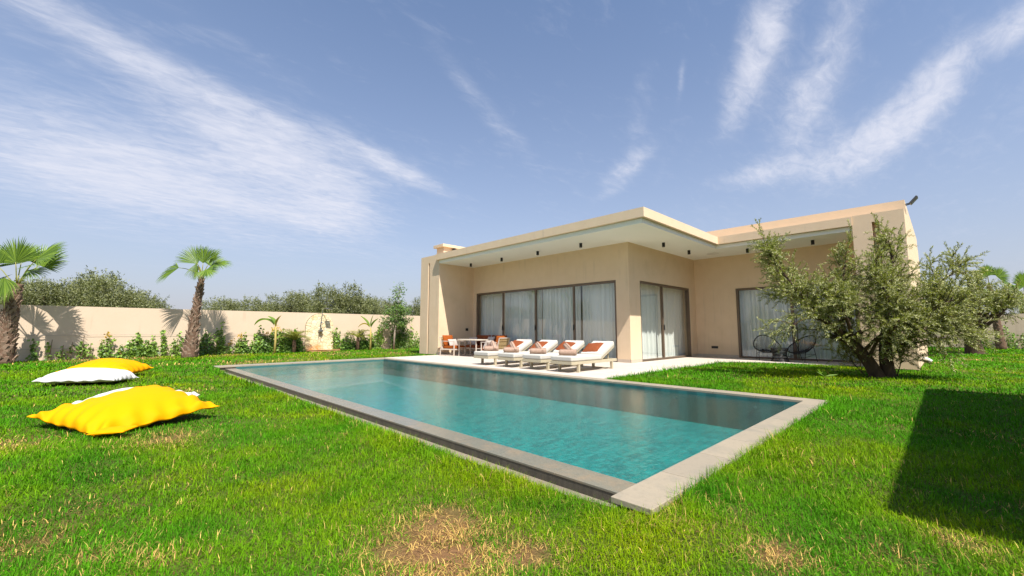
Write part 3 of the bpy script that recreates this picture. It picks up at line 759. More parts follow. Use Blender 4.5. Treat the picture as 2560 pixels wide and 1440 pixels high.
# table
t = thing('dining_table', 'cream outdoor table with a thin rounded top between the armchairs', 'table', (9.86, 12.22, 0))
tp = MB(); n = 48
ring = [(math.copysign(abs(math.cos(a)) ** .62, math.cos(a)) * .40, math.copysign(abs(math.sin(a)) ** .62, math.sin(a)) * .70) for a in (2 * math.pi * i / n for i in range(n))]
tp.prism(ring, .585, .625); tp.build('table_top', M['tabletop'], t, bevel=.012)
for sx in (-1, 1):
    for sy in (-1, 1):
        MB().bar((sx * .27, sy * .50, 0), (sx * .27, sy * .50, .584), .036).build('leg', M['frame_cream'], t, bevel=.003)
for sy in (-1, 1): MB().bar((-.25, sy * .50, .30), (.25, sy * .50, .30), .018).build('stretcher', M['frame_cream'], t)
# sofa against the glass
s = thing('sofa', 'low outdoor sofa with rust cushions in the shade against the glass', 'sofa', (10.74, 12.5, 0), R(-90))
sf = MB()
for x in (-.95, .95):
    sf.bar((x, -.32, 0), (x, -.32, .52), .035); sf.bar((x, .34, 0), (x, .30, .55), .035); sf.bar((x, -.34, .53), (x, .32, .53), .045, .024)
sf.bar((-.95, -.32, .24), (.95, -.32, .24), .03, .045); sf.bar((-.95, .3, .24), (.95, .3, .24), .03, .045); sf.bar((-.95, .34, .62), (.95, .34, .62), .03)
for i in range(30): sf.bar((-.92 + .0634 * i, .31, .26), (-.92 + .0634 * i, .335, .62), .012)
sf.build('frame', M['frame_cream'], s, bevel=.003)
for x in (-.46, .46):
    MB().box(x - .45, x + .45, -.34, .26, .265, .37).build('seat_cushion', M['rust'], s, bevel=.03)
    weld(set_mesh(pillow_mesh(.88, .42, .18, 16, 5 + int(x * 9), .04), Matrix.Translation((x, .22, .56)) @ Matrix.Rotation(R(76), 4, 'X')).build('back_cushion', M['rust'], s, smooth=True))
throw('grey lumbar cushion on the shaded sofa, left end', (10.60, 13.2, .53), (R(66), 0, R(-86)), seed=6)
throw('grey lumbar cushion on the shaded sofa, right end', (10.60, 12.1, .57), (R(66), 0, R(-98)), seed=7)

# ---- black string chairs
def string_chair(label, loc, rz):
    t = thing('wire_chair', label, 'chair', loc, rz, 'black string chairs by the window')
    # egg-shaped rim, leaning back; local -Y is the front
    n = 48
    def rim(a):
        u = math.sin(a); c_ = math.cos(a)              # c_ = 1 top of the back, -1 front lip
        wdt = .37 * (1 - .12 * c_)
        y = .10 + .40 * c_ * .9 - .06 * (1 - c_ * c_); z = .50 + .26 * c_ + (.06 * c_ * c_ - .03)
        return Vector((u * wdt * 1.02, y, z))
    rim_pts = [rim(2 * math.pi * i / n) for i in range(n)]
    MB().tube(rim_pts + [rim_pts[0], rim_pts[1]], .016, 8, cap=False).build('rim', M['black'], t, smooth=True)
    hub = Vector((0, .02, .31)); hr = []
    for i in range(n): 
        a = 2 * math.pi * i / n; hr.append(hub + Vector((math.sin(a) * .085, math.cos(a) * .085, .012 * math.cos(a))))
    MB().tube(hr + [hr[0], hr[1]], .010, 6, cap=False).build('seat_ring', M['black'], t, smooth=True)
    sg = MB()
    for i in range(n):
        p, q = rim_pts[i], hr[i]; mid = (p + q) / 2 + Vector((0, .02, -.05))
        sg.tube([p, p.lerp(mid, .5) + Vector((0, 0, -.012)), mid, mid.lerp(q, .5) + Vector((0, 0, -.015)), q], .0042, 4)
    for i in range(0, n, 4): sg.tube([hr[i], hub], .004, 4)
    sg.build('strings', M['black'], t, smooth=True)
    feet = [(-.30, -.24), (.30, -.24), (-.24, .34), (.24, .34)]; tops = [rim_pts[n * 5 // 8 + 1], rim_pts[n * 3 // 8 - 1], rim_pts[n * 13 // 16], rim_pts[n * 3 // 16]]
    for (fx, fy), tp_ in zip(feet, tops):
        tp2 = tp_.lerp(Vector(hub), .18)
        MB().tube([(fx, fy, 0), tp2], .008, 8).build('leg', M['black'], t)
    br = MB(); z = .17
    q = [Vector(f_ + (0,)).lerp(tp_.lerp(Vector(hub), .18), .42) for f_, tp_ in zip(feet, tops)]
    for i, j in ((0, 1), (2, 3), (0, 2), (1, 3)): br.tube([q[i], q[j]], .006, 6)
    br.build('brace', M['black'], t)
    return t
string_chair('black string chair facing forward, left of the small wire table', (15.35, 4.02, 0), R(-62))
string_chair('black string chair turned sideways, right of the small wire table', (15.36, 3.12, 0), R(-118))
t = thing('side_table', 'small black wire table with hourglass sides between the string chairs', 'side table', (15.0, 3.60, 0))
MB().cyl((0, 0, .40), .25, .014, 32).build('table_top', M['black'], t, bevel=.003)
wv = MB(); n = 40
for i in range(n):
    for d in (-1, 1):
        a = 2 * math.pi * i / n
        wv.tube([((.245 - .24 * u * (1 - u)) * math.cos(a + d * .35 * u), (.245 - .24 * u * (1 - u)) * math.sin(a + d * .35 * u), .40 * (1 - u)) for u in (0, .25, .5, .75, 1)], .0045, 4)
for (rz_, r_) in ((.008, .245), (.2, .186)):
    wv.tube([(r_ * math.cos(2 * math.pi * i / 32), r_ * math.sin(2 * math.pi * i / 32), rz_) for i in range(34)], .009, 6, cap=False)
wv.build('wire_base', M['black'], t)

# ---- giant floor cushions on the lawn
def floor_cushion(name, label, mat, cx, cy, rz, w_, d_, h_, seed, tilt=(0, 0), lift=0., flop=None):
    g = random.Random(seed); p = [g.uniform(0, 6.28) for _ in range(8)]; n = 46
    mb = MB(); T = Matrix.Translation((cx, cy, lift)) @ Matrix.Rotation(rz, 4, 'Z') @ Matrix.Rotation(tilt[0], 4, 'X') @ Matrix.Rotation(tilt[1], 4, 'Y')
    def side(sg):
        def fn(a, b_):
            u, v = 2 * a - 1, 2 * b_ - 1
            u = math.sin(u * math.pi / 2); v = math.sin(v * math.pi / 2)
            pu = 1 - .07 * (1 - abs(v) ** 2.5); pv_ = 1 - .07 * (1 - abs(u) ** 2.5)
            e = max(0., (1 - abs(u) ** 2.3) * (1 - abs(v) ** 2.3)) ** .54
            seam = (1 - e) * min(1., e * 5)
            wr = .036 * seam * (math.sin(17 * u + p[0] + 2 * math.sin(5 * v)) * abs(v) + math.sin(19 * v + p[1] + 2 * math.sin(4 * u)) * abs(u))
            big = .02 * e * (math.sin(2.3 * u + 1.7 * v + p[2]) + math.sin(3.1 * v - 1.1 * u + p[3]))
            x, y = u * pu * w_ / 2, v * pv_ * d_ / 2
            z = (h_ * .80 * e + wr + big) if sg > 0 else (-h_ * .20 * e + wr * .4)
            # hem lies on the grass with a loose wave
            z += (1 - e) ** 3 * .009 * (math.sin(7 * u + p[4]) + math.sin(6 * v + p[5]))
            P_ = T @ Vector((x, y, z + h_ * .16))
            return (P_.x, P_.y, max(P_.z, -.01 + (.0 if sg < 0 else .012)))
        return fn
    mb.grid(side(1), n, n); mb.grid(side(-1), n, n)
    o = weld(mb.build(name, mat, smooth=True)); 
    c0 = Vector((cx, cy, 0)); o.data.transform(Matrix.Translation(-c0)); o.location = c0
    return tag(o, label, 'floor cushion', 'giant floor cushions on the lawn')
floor_cushion('floor_cushion', 'big yellow floor cushion closest to the pool corner, tipped over a white one', M['yellow'], .27, 6.20, R(27), 1.14, 1.14, .25, 1, (R(6), R(-6)), .04)
for (nm, lb, mt, cx, cy, rz, w_, d_, h_, sd_, tl, lf) in (
    ('floor_cushion', 'large white floor cushion lying under the nearest yellow one', 'whitenylon', .33, 7.10, R(64), 1.16, 1.02, .225, 4, (R(0), R(0)), .0),
    ('floor_cushion', 'large white floor cushion in front of the farther yellow one', 'whitenylon', -.12, 11.1, R(-22), 1.10, 1.05, .27, 7, (R(-3), R(1)), .0),
    ('floor_cushion', 'large yellow floor cushion behind the white one, farther down the lawn', 'yellow', .06, 12.35, R(-26), 1.28, 1.15, .36, 9, (R(2), R(-2)), .0)):
    floor_cushion(nm, lb, M[mt], cx, cy, rz, w_, d_, h_, sd_, tl, lf)

fcush = [o for o in col.objects if o.name == 'floor_cushion'][0]
flap = weld(pillow_mesh(.30, .20, .05, 14, 12, .05, .02).build('corner_flap', M['yellow'], fcush, smooth=True)); flap.location = (-.14, -.80, .035); flap.rotation_euler = (R(4), R(-3), R(-38))
# ================================================================== PLANTS
VR = Vector((.717, -.697, 0)); VU = Vector((0, 0, 1)); VT = Vector((-.697, -.717, 0))
def rut(r, u, t=0.): return VR * r + VU * u + VT * t
def fan_frond(parent, p0, p1, axis, normal, Rf, spread=200, nseg=38, seed=0, droop=.35, mat='fan', sag=.08, cup=.12):
    g = random.Random(seed)
    A = axis.normalized(); Nn = (normal - A * normal.dot(A)).normalized(); S = Nn.cross(A)
    mid = (p0 + p1) / 2 + Vector((0, 0, sag))
    pet = MB().tube([p0, p0.lerp(mid, .6) + Vector((0, 0, sag * .15)), mid.lerp(p1, .4), p1], [.020, .016, .013, .010], 6).build('frond', M['petiole'], parent, smooth=True)
    V = []; F = []; T = []
    st = [.02, .25, .5, .64, .82, 1.]
    dphi = R(spread) / nseg
    for i in range(nseg):
        ph = -R(spread) / 2 + dphi * (i + .5) + g.uniform(-.02, .02)
        l = Rf * (.72 + .28 * math.cos(ph * .8)) * g.uniform(.92, 1.04)
        d = A * math.cos(ph) + S * math.sin(ph); sd_ = -A * math.sin(ph) + S * math.cos(ph)
        k = len(V); tint = g.random(); dr = droop * g.uniform(.6, 1.5); tw = g.uniform(-.2, .2)
        for s_ in st:
            wdt = l * min(s_, .58) * dphi * .60
            if s_ > .58: wdt *= max(0., 1 - (s_ - .58) / .42) ** .75
            wdt = max(wdt, .0012)
            c = p1 + d * l * s_ + Nn * cup * l * s_ * math.sin(ph) ** 2 * .8
            q = max(0., s_ - .5)
            c = c + Vector((0, 0, -dr * l * q * q * 2.0))
            f = Nn * wdt * .55
            V += [c - sd_ * wdt - f * .5, c + f * .6, c + sd_ * wdt - f * .5]; T += [tint] * 3
        for j in range(len(st) - 1):
            a = k + 3 * j
            F += [(a, a + 1, a + 4, a + 3), (a + 1, a + 2, a + 5, a + 4)]
    np_mesh('fan_blade', np.array([tuple(v) for v in V]), np.array(F), None, M[mat], pet, [('tint', 'FLOAT', np.array(T))])
    return pet
def palm(label, base, lean, Ht, r0, r1, fronds, seed, boots=150):
    """lean: horizontal shift of the crown; fronds: (petiole length vector, fan axis, fan normal, radius, spread)"""
    t = thing('fan_palm', label, 'palm tree', base, 0, 'fan palms in the garden')
    g = random.Random(seed)
    def path(u): return lean * (u ** 1.3) + Vector((0, 0, Ht * u))
    def rad(u): return r0 + (r1 - r0) * min(1, (u * 1.22)) ** .5 if u < .82 else r1 * (1 - .35 * (u - .82) / .18)
    n = 22
    MB().tube([path(i / n) + (Vector((0, 0, -.1)) if i == 0 else Vector()) for i in range(n + 1)], [rad(i / n) for i in range(n + 1)], 14).build('trunk', M['palmbark'], t, smooth=True)
    # stubs of cut leaves in crossing spirals
    bt = MB()
    for i in range(boots):
        u = (i / boots) ** 1.05 * .95 + .01; a = i * 2.39996 + g.uniform(-.2, .2); c = path(u); r = rad(u)
        o = Vector((math.cos(a), math.sin(a), 0)); s_ = Vector((-math.sin(a), math.cos(a), 0)); up = Vector((0, 0, 1))
        slant = g.choice((-1, 1)) * g.uniform(.25, .75); L = g.uniform(.10, .17) * (1.1 if u < .5 else .85); w_ = r * g.uniform(.40, .62)
        tip = up * L + s_ * slant * L + o * L * g.uniform(.10, .34)
        b0 = c + o * (r * .86)
        th = .022
        vs = [b0 - s_ * w_ / 2, b0 + s_ * w_ / 2, b0 + s_ * w_ * .3 + tip, b0 - s_ * w_ * .3 + tip]
        vs += [v + o * th - up * .012 for v in vs]
        bt.add(vs, [(0, 1, 2, 3), (7, 6, 5, 4), (0, 4, 5, 1), (1, 5, 6, 2), (2, 6, 7, 3), (3, 7, 4, 0)])
    bt.build('leaf_base', M['palmboot'], t)
    top = path(1.)
    for k, (pv_, ax, nm_, Rf, spr) in enumerate(fronds):
        p0 = path(.90 + .08 * g.random()) + pv_ * .04
        fan_frond(t, p0, top + pv_, ax, nm_, Rf, spr, seed=seed * 31 + k, droop=.12 + .25 * g.random())
    return t
def fr(r, u, t, ar, au, at, nr, nu, nt, Rf, spr=200): return (rut(r, u, t), rut(ar, au, at), rut(nr, nu, nt), Rf, spr)
palm('thick trunked fan palm at the left edge against the garden wall', Vector((-2.12, 19.45, -.03)), rut(.22, 0, 0), 2.38, .31, .145, [
    fr(.05, .62, .15, .0, 1, .05, 0, -.1, 1, .84, 175), fr(-.38, .50, .22, -.8, .6, .1, .1, .2, 1, .88, 180), fr(.48, .74, 0, .9, .42, 0, -.3, .6, .8, .98, 120),
    fr(.08, .12, .40, .02, -1, .2, 0, .25, 1, .74, 140), fr(.25, .40, 0, 1, -.18, 0, .1, .8, .6, .62, 110), fr(-.35, .1, .1, -1, -.2, .1, 0, 1, .5, .7, 150),
    fr(.25, .6, -.3, .35, .9, -.4, .1, .1, 1, .85, 180), fr(-.2, .65, -.2, -.35, .95, -.3, .2, -.1, 1, .85, 180), fr(.42, .52, .1, .9, .2, .3, -.3, .8, .4, .5, 140)], 3, 190)
palm('slender fan palm leaning to the right in front of the garden wall', Vector((2.27, 18.95, -.03)), rut(.24, 0, 0), 3.06, .27, .088, [
    fr(.04, .36, .06, .08, 1, 0, -.1, -.05, 1, .78, 118), fr(-.14, .34, .08, -.62, .85, .05, .35, .1, 1, .80, 105), fr(.20, .34, .0, .62, .88, 0, -.6, .2, .8, .80, 90),
    fr(-.84, .20, .05, -1, -.40, .05, -.2, .75, .75, .80, 130), fr(.40, .38, -.05, 1, -.10, 0, .1, 1, .5, .60, 130), fr(.30, .10, .24, .55, -.35, .3, .05, .8, 1, .56, 200),
    fr(-.02, .34, .28, -.05, -.9, .3, .8, .1, .5, .58, 50), fr(.1, .30, -.25, .1, .8, -.6, 0, .4, .7, .62, 130), fr(-.2, .25, -.1, -.6, -.6, -.2, .2, .6, .6, .5, 120)], 5, 170)
palm('fan palm behind the smaller olive tree at the far right', Vector((33.0, -1.95, 0)), rut(-.4, 0, 0), 4.75, .30, .17, [
    fr(-.2, .6, .2, -.4, 1, .1, .1, -.2, 1, 1.0, 190), fr(.5, .5, .2, .8, .8, .1, -.2, -.2, 1, .98, 180), fr(-.7, .5, .2, -.95, .6, .1, .2, -.2, 1, .92, 170), fr(.0, .7, 0, .1, 1, 0, 0, -.1, 1, 1.0, 170),
    fr(1.0, .1, .1, 1, -.2, .1, 0, 1, .5, .9, 140), fr(-1., .0, .1, -1, -.4, .1, 0, 1, .5, .85, 140), fr(.6, -.4, .3, .6, -.9, .2, 0, .5, 1, 1., 140), fr(-.5, -.4, .3, -.5, -.9, .2, 0, .5, 1, 1., 140)], 8, 120).scale = (.70, .70, .70)
palm('distant fan palm cut off by the right edge of the picture, beyond the wall', Vector((38.6, -3.35, 0)), rut(.1, 0, 0), 3.1, .3, .2, [
    fr(-.2, .4, .2, -.4, 1, .1, .1, -.2, 1, 1.0, 190), fr(.4, .4, .2, .8, .8, .1, -.2, -.2, 1, 1.0, 180), fr(-.6, .2, .2, -1, .1, .1, .1, .6, .8, 1., 160), fr(.0, .5, 0, .1, 1, 0, 0, -.1, 1, 1.0, 170),
    fr(-.5, -.3, .1, -.8, -.7, .1, 0, .8, .6, .9, 140), fr(.6, -.1, .1, 1, -.4, .1, 0, 1, .5, .9, 140)], 9, 60)

# ---- olive trees
def grow(limbs, seed, sec=(.42, .85), twl=(.22, .42), nsec=7, ntw=6, lpt=22, leaf=(.055, .0125), upb=.35):
    """limbs: [(polyline, r0, r1)]; adds side branches, twigs and leaf rows. Returns wood MB and leaf arrays"""
    g = random.Random(seed); wood = MB(); C = []; Dv = []; Nv = []
    def vr(): 
        v = Vector((g.gauss(0, 1), g.gauss(0, 1), g.gauss(0, 1))); return v.normalized()
    def smooth(pl, k=4):
        out = []
        for i in range(len(pl) - 1):
            p = [pl[max(i - 1, 0)], pl[i], pl[i + 1], pl[min(i + 2, len(pl) - 1)]]
            for j in range(k):
                t = j / k
                out.append(.5 * ((2 * p[1]) + (-p[0] + p[2]) * t + (2 * p[0] - 5 * p[1] + 4 * p[2] - p[3]) * t * t + (-p[0] + 3 * p[1] - 3 * p[2] + p[3]) * t ** 3))
        out.append(pl[-1]); return out
    def twig(p, d, L):
        pts = [p]; q = p.copy(); dd = d.copy(); n = 5
        for i in range(n):
            dd = (dd + Vector((0, 0, -.10)) + vr() * .18).normalized(); q = q + dd * L / n; pts.append(q.copy())
        wood.tube(pts, [.0035, .003, .0028, .0022, .0018, .001], 3, cap=False)
        m = int(lpt * L / .32)
        for i in range(m):
            u = .12 + .88 * i / m; k = min(int(u * n), n - 1); b = pts[k].lerp(pts[k + 1], u * n - k); ax = (pts[k + 1] - pts[k]).normalized()
            s_ = ax.cross(vr()).normalized()
            ld = (ax * .75 + s_ * .75 + Vector((0, 0, .12))).normalized()
            nv = (Vector((0, 0, 1)) + vr() * .7)
            C.append(b); Dv.append(ld); Nv.append(nv)
    def branch(p, d, L, r):
        pts = [p]; q = p.copy(); dd = d.copy(); n = 6
        for i in range(n):
            dd = (dd + vr() * .22 + Vector((0, 0, upb * .18))).normalized(); q = q + dd * L / n; pts.append(q.copy())
        wood.tube(pts, [r * (1 - .75 * i / n) for i in range(n + 1)], 5, cap=False)
        for i in range(ntw):
            u = .2 + .8 * (i + g.random()) / ntw; u = min(u, .999); k = min(int(u * n), n - 1); b = pts[k].lerp(pts[k + 1], u * n - k); ax = (pts[k + 1] - pts[k]).normalized()
            twig(b, (ax * .8 + vr() * .85 + Vector((0, 0, .1))).normalized(), g.uniform(*twl))
        twig(pts[-1], dd, g.uniform(*twl))
    for (pl, r0, r1, start, dens) in limbs:
        sp_ = smooth([Vector(p) for p in pl]); n = len(sp_)
        wood.tube(sp_, [r0 + (r1 - r0) * (i / (n - 1)) ** .8 for i in range(n)], 9 if r0 > .06 else 6)
        L = sum((sp_[i + 1] - sp_[i]).length for i in range(n - 1))
        m = int(nsec * L * dens)
        for i in range(m):
            u = start + (1 - start) * (i + g.random()) / max(m, 1); k = min(int(u * (n - 1)), n - 2); b = sp_[k].lerp(sp_[k + 1], u * (n - 1) - k); ax = (sp_[k + 1] - sp_[k]).normalized()
            d = (ax * .55 + vr() * .95 + Vector((0, 0, upb))).normalized()
            branch(b, d, g.uniform(*sec) * (1.1 - .5 * u), max(.006, r1 * .9))
        branch(sp_[-1], (sp_[-1] - sp_[-2]).normalized(), g.uniform(*sec) * .8, max(.005, r1 * .8))
    return wood, np.array(C), np.array(Dv), np.array(Nv)
def olive(label, base, limbs, seed, barkmat='bark', group=None, ls=(.055, .0125), roots=None, **kw):
    t = thing('olive_tree', label, 'olive tree', base, 0, group)
    wood, C, Dv, Nv = grow(limbs, seed, **kw)
    wood.build('trunk', M[barkmat], t, smooth=True, fix=False)
    n = len(C); g = np.random.default_rng(seed)
    leaves('crown', C, Dv, Nv, ls[0] * g.uniform(.75, 1.25, n), ls[1] * g.uniform(.8, 1.2, n), M['olive'], t, g.random(n), .05)
    return t
def pl(*p): return [rut(*q) for q in p]
big_olive = olive('big spreading olive tree with two bare trunks in front of the villa', Vector((11.70, 1.02, -.06)), [
    (pl((-.02, 0, 0), (-.22, .38, .0), (-.45, .68, .02), (-.78, .98, .05)), .155, .10, .9, .6),
    (pl((-.78, .98, .05), (-1.15, 1.30, .15), (-1.7, 1.72, .25), (-2.15, 2.4, .2), (-2.42, 2.95, .1)), .05, .012, .15, 1.7),
    (pl((-.45, .68, .02), (-.52, 1.2, -.1), (-.60, 1.9, -.2), (-.50, 2.75, -.1)), .05, .012, .3, 1.35),
    (pl((-.78, .98, .05), (-1.2, 1.25, .3), (-1.75, 1.42, .45), (-2.1, 1.35, .5), (-2.3, 1.2, .5)), .05, .01, .3, .45),
    (pl((-.6, .8, .05), (-.9, 1.3, .35), (-1.2, 1.7, .5), (-1.45, 1.95, .5)), .05, .012, .25, 1.6),
    (pl((-.6, .8, 0), (-.95, 1.4, -.4), (-1.3, 1.9, -.7), (-1.5, 2.2, -.8)), .05, .012, .25, 1.3),
    (pl((.20, 0, .03), (.17, .45, .02), (.22, .95, 0), (.32, 1.4, -.05)), .15, .10, .85, .7),
    (pl((.32, 1.4, -.05), (.40, 1.9, -.05), (.50, 2.45, 0), (.52, 2.95, .02), (.50, 3.25, .0)), .065, .012, .15, 1.0),
    (pl((.32, 1.4, -.05), (.75, 1.75, -.05), (1.3, 2.1, .0), (1.75, 2.4, .05), (2.05, 2.55, .0)), .06, .012, .25, .8),
    (pl((.22, .95, 0), (.6, 1.25, .15), (1.0, 1.5, .2), (1.3, 1.7, .2)), .06, .012, .2, 1.6),
    (pl((.22, .95, 0), (.50, 1.3, .45), (.8, 1.6, .7), (1.05, 1.8, .75)), .05, .012, .2, 1.5),
    (pl((.22, 1.0, 0), (.05, 1.5, .3), (-.15, 1.95, .5), (-.25, 2.35, .5)), .055, .012, .2, 1.5),
    (pl((.25, 1.1, 0), (.55, 1.6, -.45), (.9, 2.1, -.7), (1.05, 2.4, -.7)), .05, .012, .2, 1.1),
    (pl((.20, .75, .05), (.6, .85, .3), (1.0, .95, .45), (1.25, .95, .5)), .035, .008, .25, 1.1),
    (pl((-.25, .5, .05), (-.25, .95, .35), (-.1, 1.3, .55), (.1, 1.5, .6)), .045, .01, .3, 1.5),
    (pl((-.4, .6, .05), (-.35, .95, .4), (-.2, 1.15, .65), (.05, 1.1, .8)), .04, .01, .25, 1.6), (pl((.2, .8, .05), (.35, 1.0, .4), (.7, 1.15, .7), (1.0, 1.1, .8)), .04, .01, .25, 1.6),
    (pl((.32, .0, .06), (.42, .35, .1), (.48, .62, .1)), .014, .005, .2, 2.2), (pl((-.12, .0, -.2), (-.3, .3, -.3), (-.42, .55, -.35)), .012, .005, .2, 2.0)], 21, nsec=10.5, ntw=8, lpt=42, ls=(.055, .0138))
big_olive.scale = (.90, .90, .89)
olive('smaller olive tree with a short gnarled trunk, farther back on the right lawn', Vector((26.2, -.82, 0)), [
    (pl((0, -.05, 0), (-.05, .35, 0), (-.08, .95, 0)), .34, .20, 1., .1),
    (pl((-.08, .6, 0), (-.5, 1.3, .1), (-1.05, 1.75, .1), (-1.45, 2.15, .1)), .15, .03, .35, 1.),
    (pl((0, .6, 0), (.1, 1.3, 0), (.0, 2.0, .1), (-.1, 2.6, .1)), .15, .03, .35, 1.),
    (pl((.05, .6, 0), (.55, 1.2, -.1), (.95, 1.7, -.1), (1.2, 2.1, 0)), .14, .03, .35, 1.),
    (pl((0, .7, .05), (-.3, 1.5, .6), (-.5, 2.1, .8)), .09, .02, .35, 1.2), (pl((0, .7, .05), (.5, 1.4, .6), (.8, 1.9, .8)), .09, .02, .35, 1.2),
    (pl((0, .7, -.05), (-.5, 1.6, -.6), (-.7, 2.3, -.8)), .09, .02, .35, 1.0), (pl((.1, .8, 0), (.9, 1.6, .2), (1.5, 1.75, .2)), .07, .02, .35, 1.1), (pl((-.1, .8, 0), (-.8, 1.6, .2), (-1.25, 1.8, .3)), .07, .02, .3, 1.1)],
    33, nsec=8, ntw=7, lpt=17, ls=(.085, .028), sec=(.45, .8), twl=(.25, .45)).scale = (1, 1, 1.12)

# ---- olive grove beyond the walls
def grove_proto(seed, name_label):
    g = np.random.default_rng(seed); rd = random.Random(seed)
    t = thing('olive_tree', name_label, 'olive tree', (0, 0, 0), 0, 'olive trees of the grove beyond the garden wall')
    wood = MB().tube([(0, 0, -.1), (.03, .02, .5), (.0, .05, 1.0)], [.17, .13, .11], 8)
    cen = []
    for i in range(13):
        a = i * 2.4; rr = .25 + .75 * rd.random(); z = 1.25 + 2.1 * rd.random()
        c = np.array([rr * math.cos(a) * (1.25 - .18 * abs(z - 2.0)), rr * math.sin(a) * (1.25 - .18 * abs(z - 2.0)), z]); cen.append((c, .32 + .30 * rd.random()))
        wood.tube([(0, .05, .95), tuple(c * np.array([.5, .5, .62])), tuple(c)], [.07, .04, .015], 5)
    cen.append((np.array([0, 0, 2.9]), .6)); cen.append((np.array([.2, -.1, 3.35]), .45)); cen.append((np.array([0, 0, 2.0]), .9))
    wood.build('trunk', M['bark'], t, smooth=True)
    C = []; Dv = []
    for c, r in cen:
        ns = int(70 * (r / .5) ** 2)
        d = unit(g.normal(size=(ns, 3))); rad_ = r * g.uniform(.55, 1.12, (ns, 1)); p = c + d * rad_ * np.array([1, 1, 1.1])
        ax = unit(d * .7 + np.array([0, 0, .75]) + .45 * g.normal(size=(ns, 3)))
        for k in range(9):
            u = g.uniform(0, .42, (ns, 1)); C.append(p + ax * u + .05 * g.normal(size=(ns, 3))); Dv.append(unit(ax * .7 + .75 * g.normal(size=(ns, 3))))
    for q in range(90):                                             # long upright shoots break the outline
        c, r = cen[rd.randrange(len(cen))]; a = rd.uniform(0, 6.28); p = c + r * np.array([.8 * math.cos(a), .8 * math.sin(a), rd.uniform(.2, .9)]); l = rd.uniform(.3, .65)
        ax = unit(np.array([[.35 * math.cos(a), .35 * math.sin(a), 1.]]) + .2 * g.normal(size=(1, 3))); u = g.uniform(0, l, (22, 1)); C.append(p + ax * u + .02 * g.normal(size=(22, 3))); Dv.append(unit(ax * .9 + .6 * g.normal(size=(22, 3))))
    C = np.concatenate(C); Dv = np.concatenate(Dv); n = len(C)
    Nv = np.array([0, 0, 1.]) + .8 * g.normal(size=(n, 3))
    leaves('crown', C, Dv, Nv, g.uniform(.09, .17, n), g.uniform(.025, .045, n), M['grove'], t, g.random(n))
    return t
protos = [grove_proto(100 + i, '') for i in range(4)]
GROVE = [(-3.03, 23.5, 2.71, 'partly behind the crown of the left palm'), (-2.6, 25, 2.95, 'just right of the left palm'), (-1.98, 26.5, 3.06, 'second to the right of the left palm'), (-1.39, 24.5, 2.81, 'third to the right of the left palm, rather low'),
         (-.84, 25.5, 3.28, 'left shoulder of the clump left of the leaning palm'), (-.29, 27, 3.70, 'tallest in the clump left of the leaning palm'), (.43, 25.5, 3.14, 'right of the tallest one left of the leaning palm'), (1.09, 28, 2.89, 'second to the left of the leaning palm, tapering down'),
         (1.66, 27, 2.46, 'low one nearest the left side of the leaning palm'), (3.1, 33, 2.26, 'lowest crown hidden behind the leaning palm trunk'), (4.36, 30, 2.67, 'first to the right of the leaning palm'), (5.38, 32, 2.92, 'second to the right of the leaning palm'),
         (6.4, 33, 2.97, 'third to the right of the leaning palm'), (6.71, 30, 3.04, 'fourth to the right of the leaning palm'), (8.31, 32, 3.35, 'above the wall over the first banana plant'), (9.2, 31, 3.43, 'between the first banana plant and the stone shower'),
         (10.65, 32, 3.78, 'left half of the tall clump behind the stone shower'), (10.4, 28, 3.95, 'tall dense one right behind the shower head'), (11.84, 28, 4.05, 'tallest dense one right of the shower head'),
         (15.54, 33, 3.51, 'low one between the shower and the young tree'), (17.33, 35, 3.85, 'just left of the young garden tree'), (19.15, 36, 3.85, 'behind the young garden tree'), (20.59, 34, 3.9, 'last one before the villa wall')]
for i, (x, y, zt, ll) in enumerate(GROVE):
    s_ = zt / 4.0; p_ = protos[i % 4]; rz = i * 1.7
    o = p_ if i < 4 else dup(p_, (x, y, -.05), rz, None, None, s_)
    o.location = (x, y, -.05); o.rotation_euler = (0, 0, rz); o.scale = (s_ * 1.12, s_ * 1.12, s_)
    o['label'] = 'olive tree beyond the wall, ' + ll
for i, (x, y, zt) in enumerate([(-5.2, 25, 3.2), (-7.6, 26, 3.6), (-10.2, 24.5, 3.3), (-12.8, 26, 3.7), (-19, 14, 3.4), (-20, 9, 3.8), (-19, 4, 3.3), (-21, -1, 3.9), (-19, -6, 3.4)]):
    o = dup(protos[i % 4], (x, y, -.05), i * 2.2, 'grove tree past the left edge, seen only mirrored in windows', None, zt / 3.75)
for i, (x, y, zt) in enumerate([(39.5, -1.2, 2.3), (41, -3.6, 2.1)]):
    o = dup(protos[(i + 1) % 4], (x, y, -.05), i * 2.9, ['dark bush of leaves above the far right wall beside the distant palm', 'low tree at the right edge of the picture beyond the far wall'][i], None, zt / 3.75)

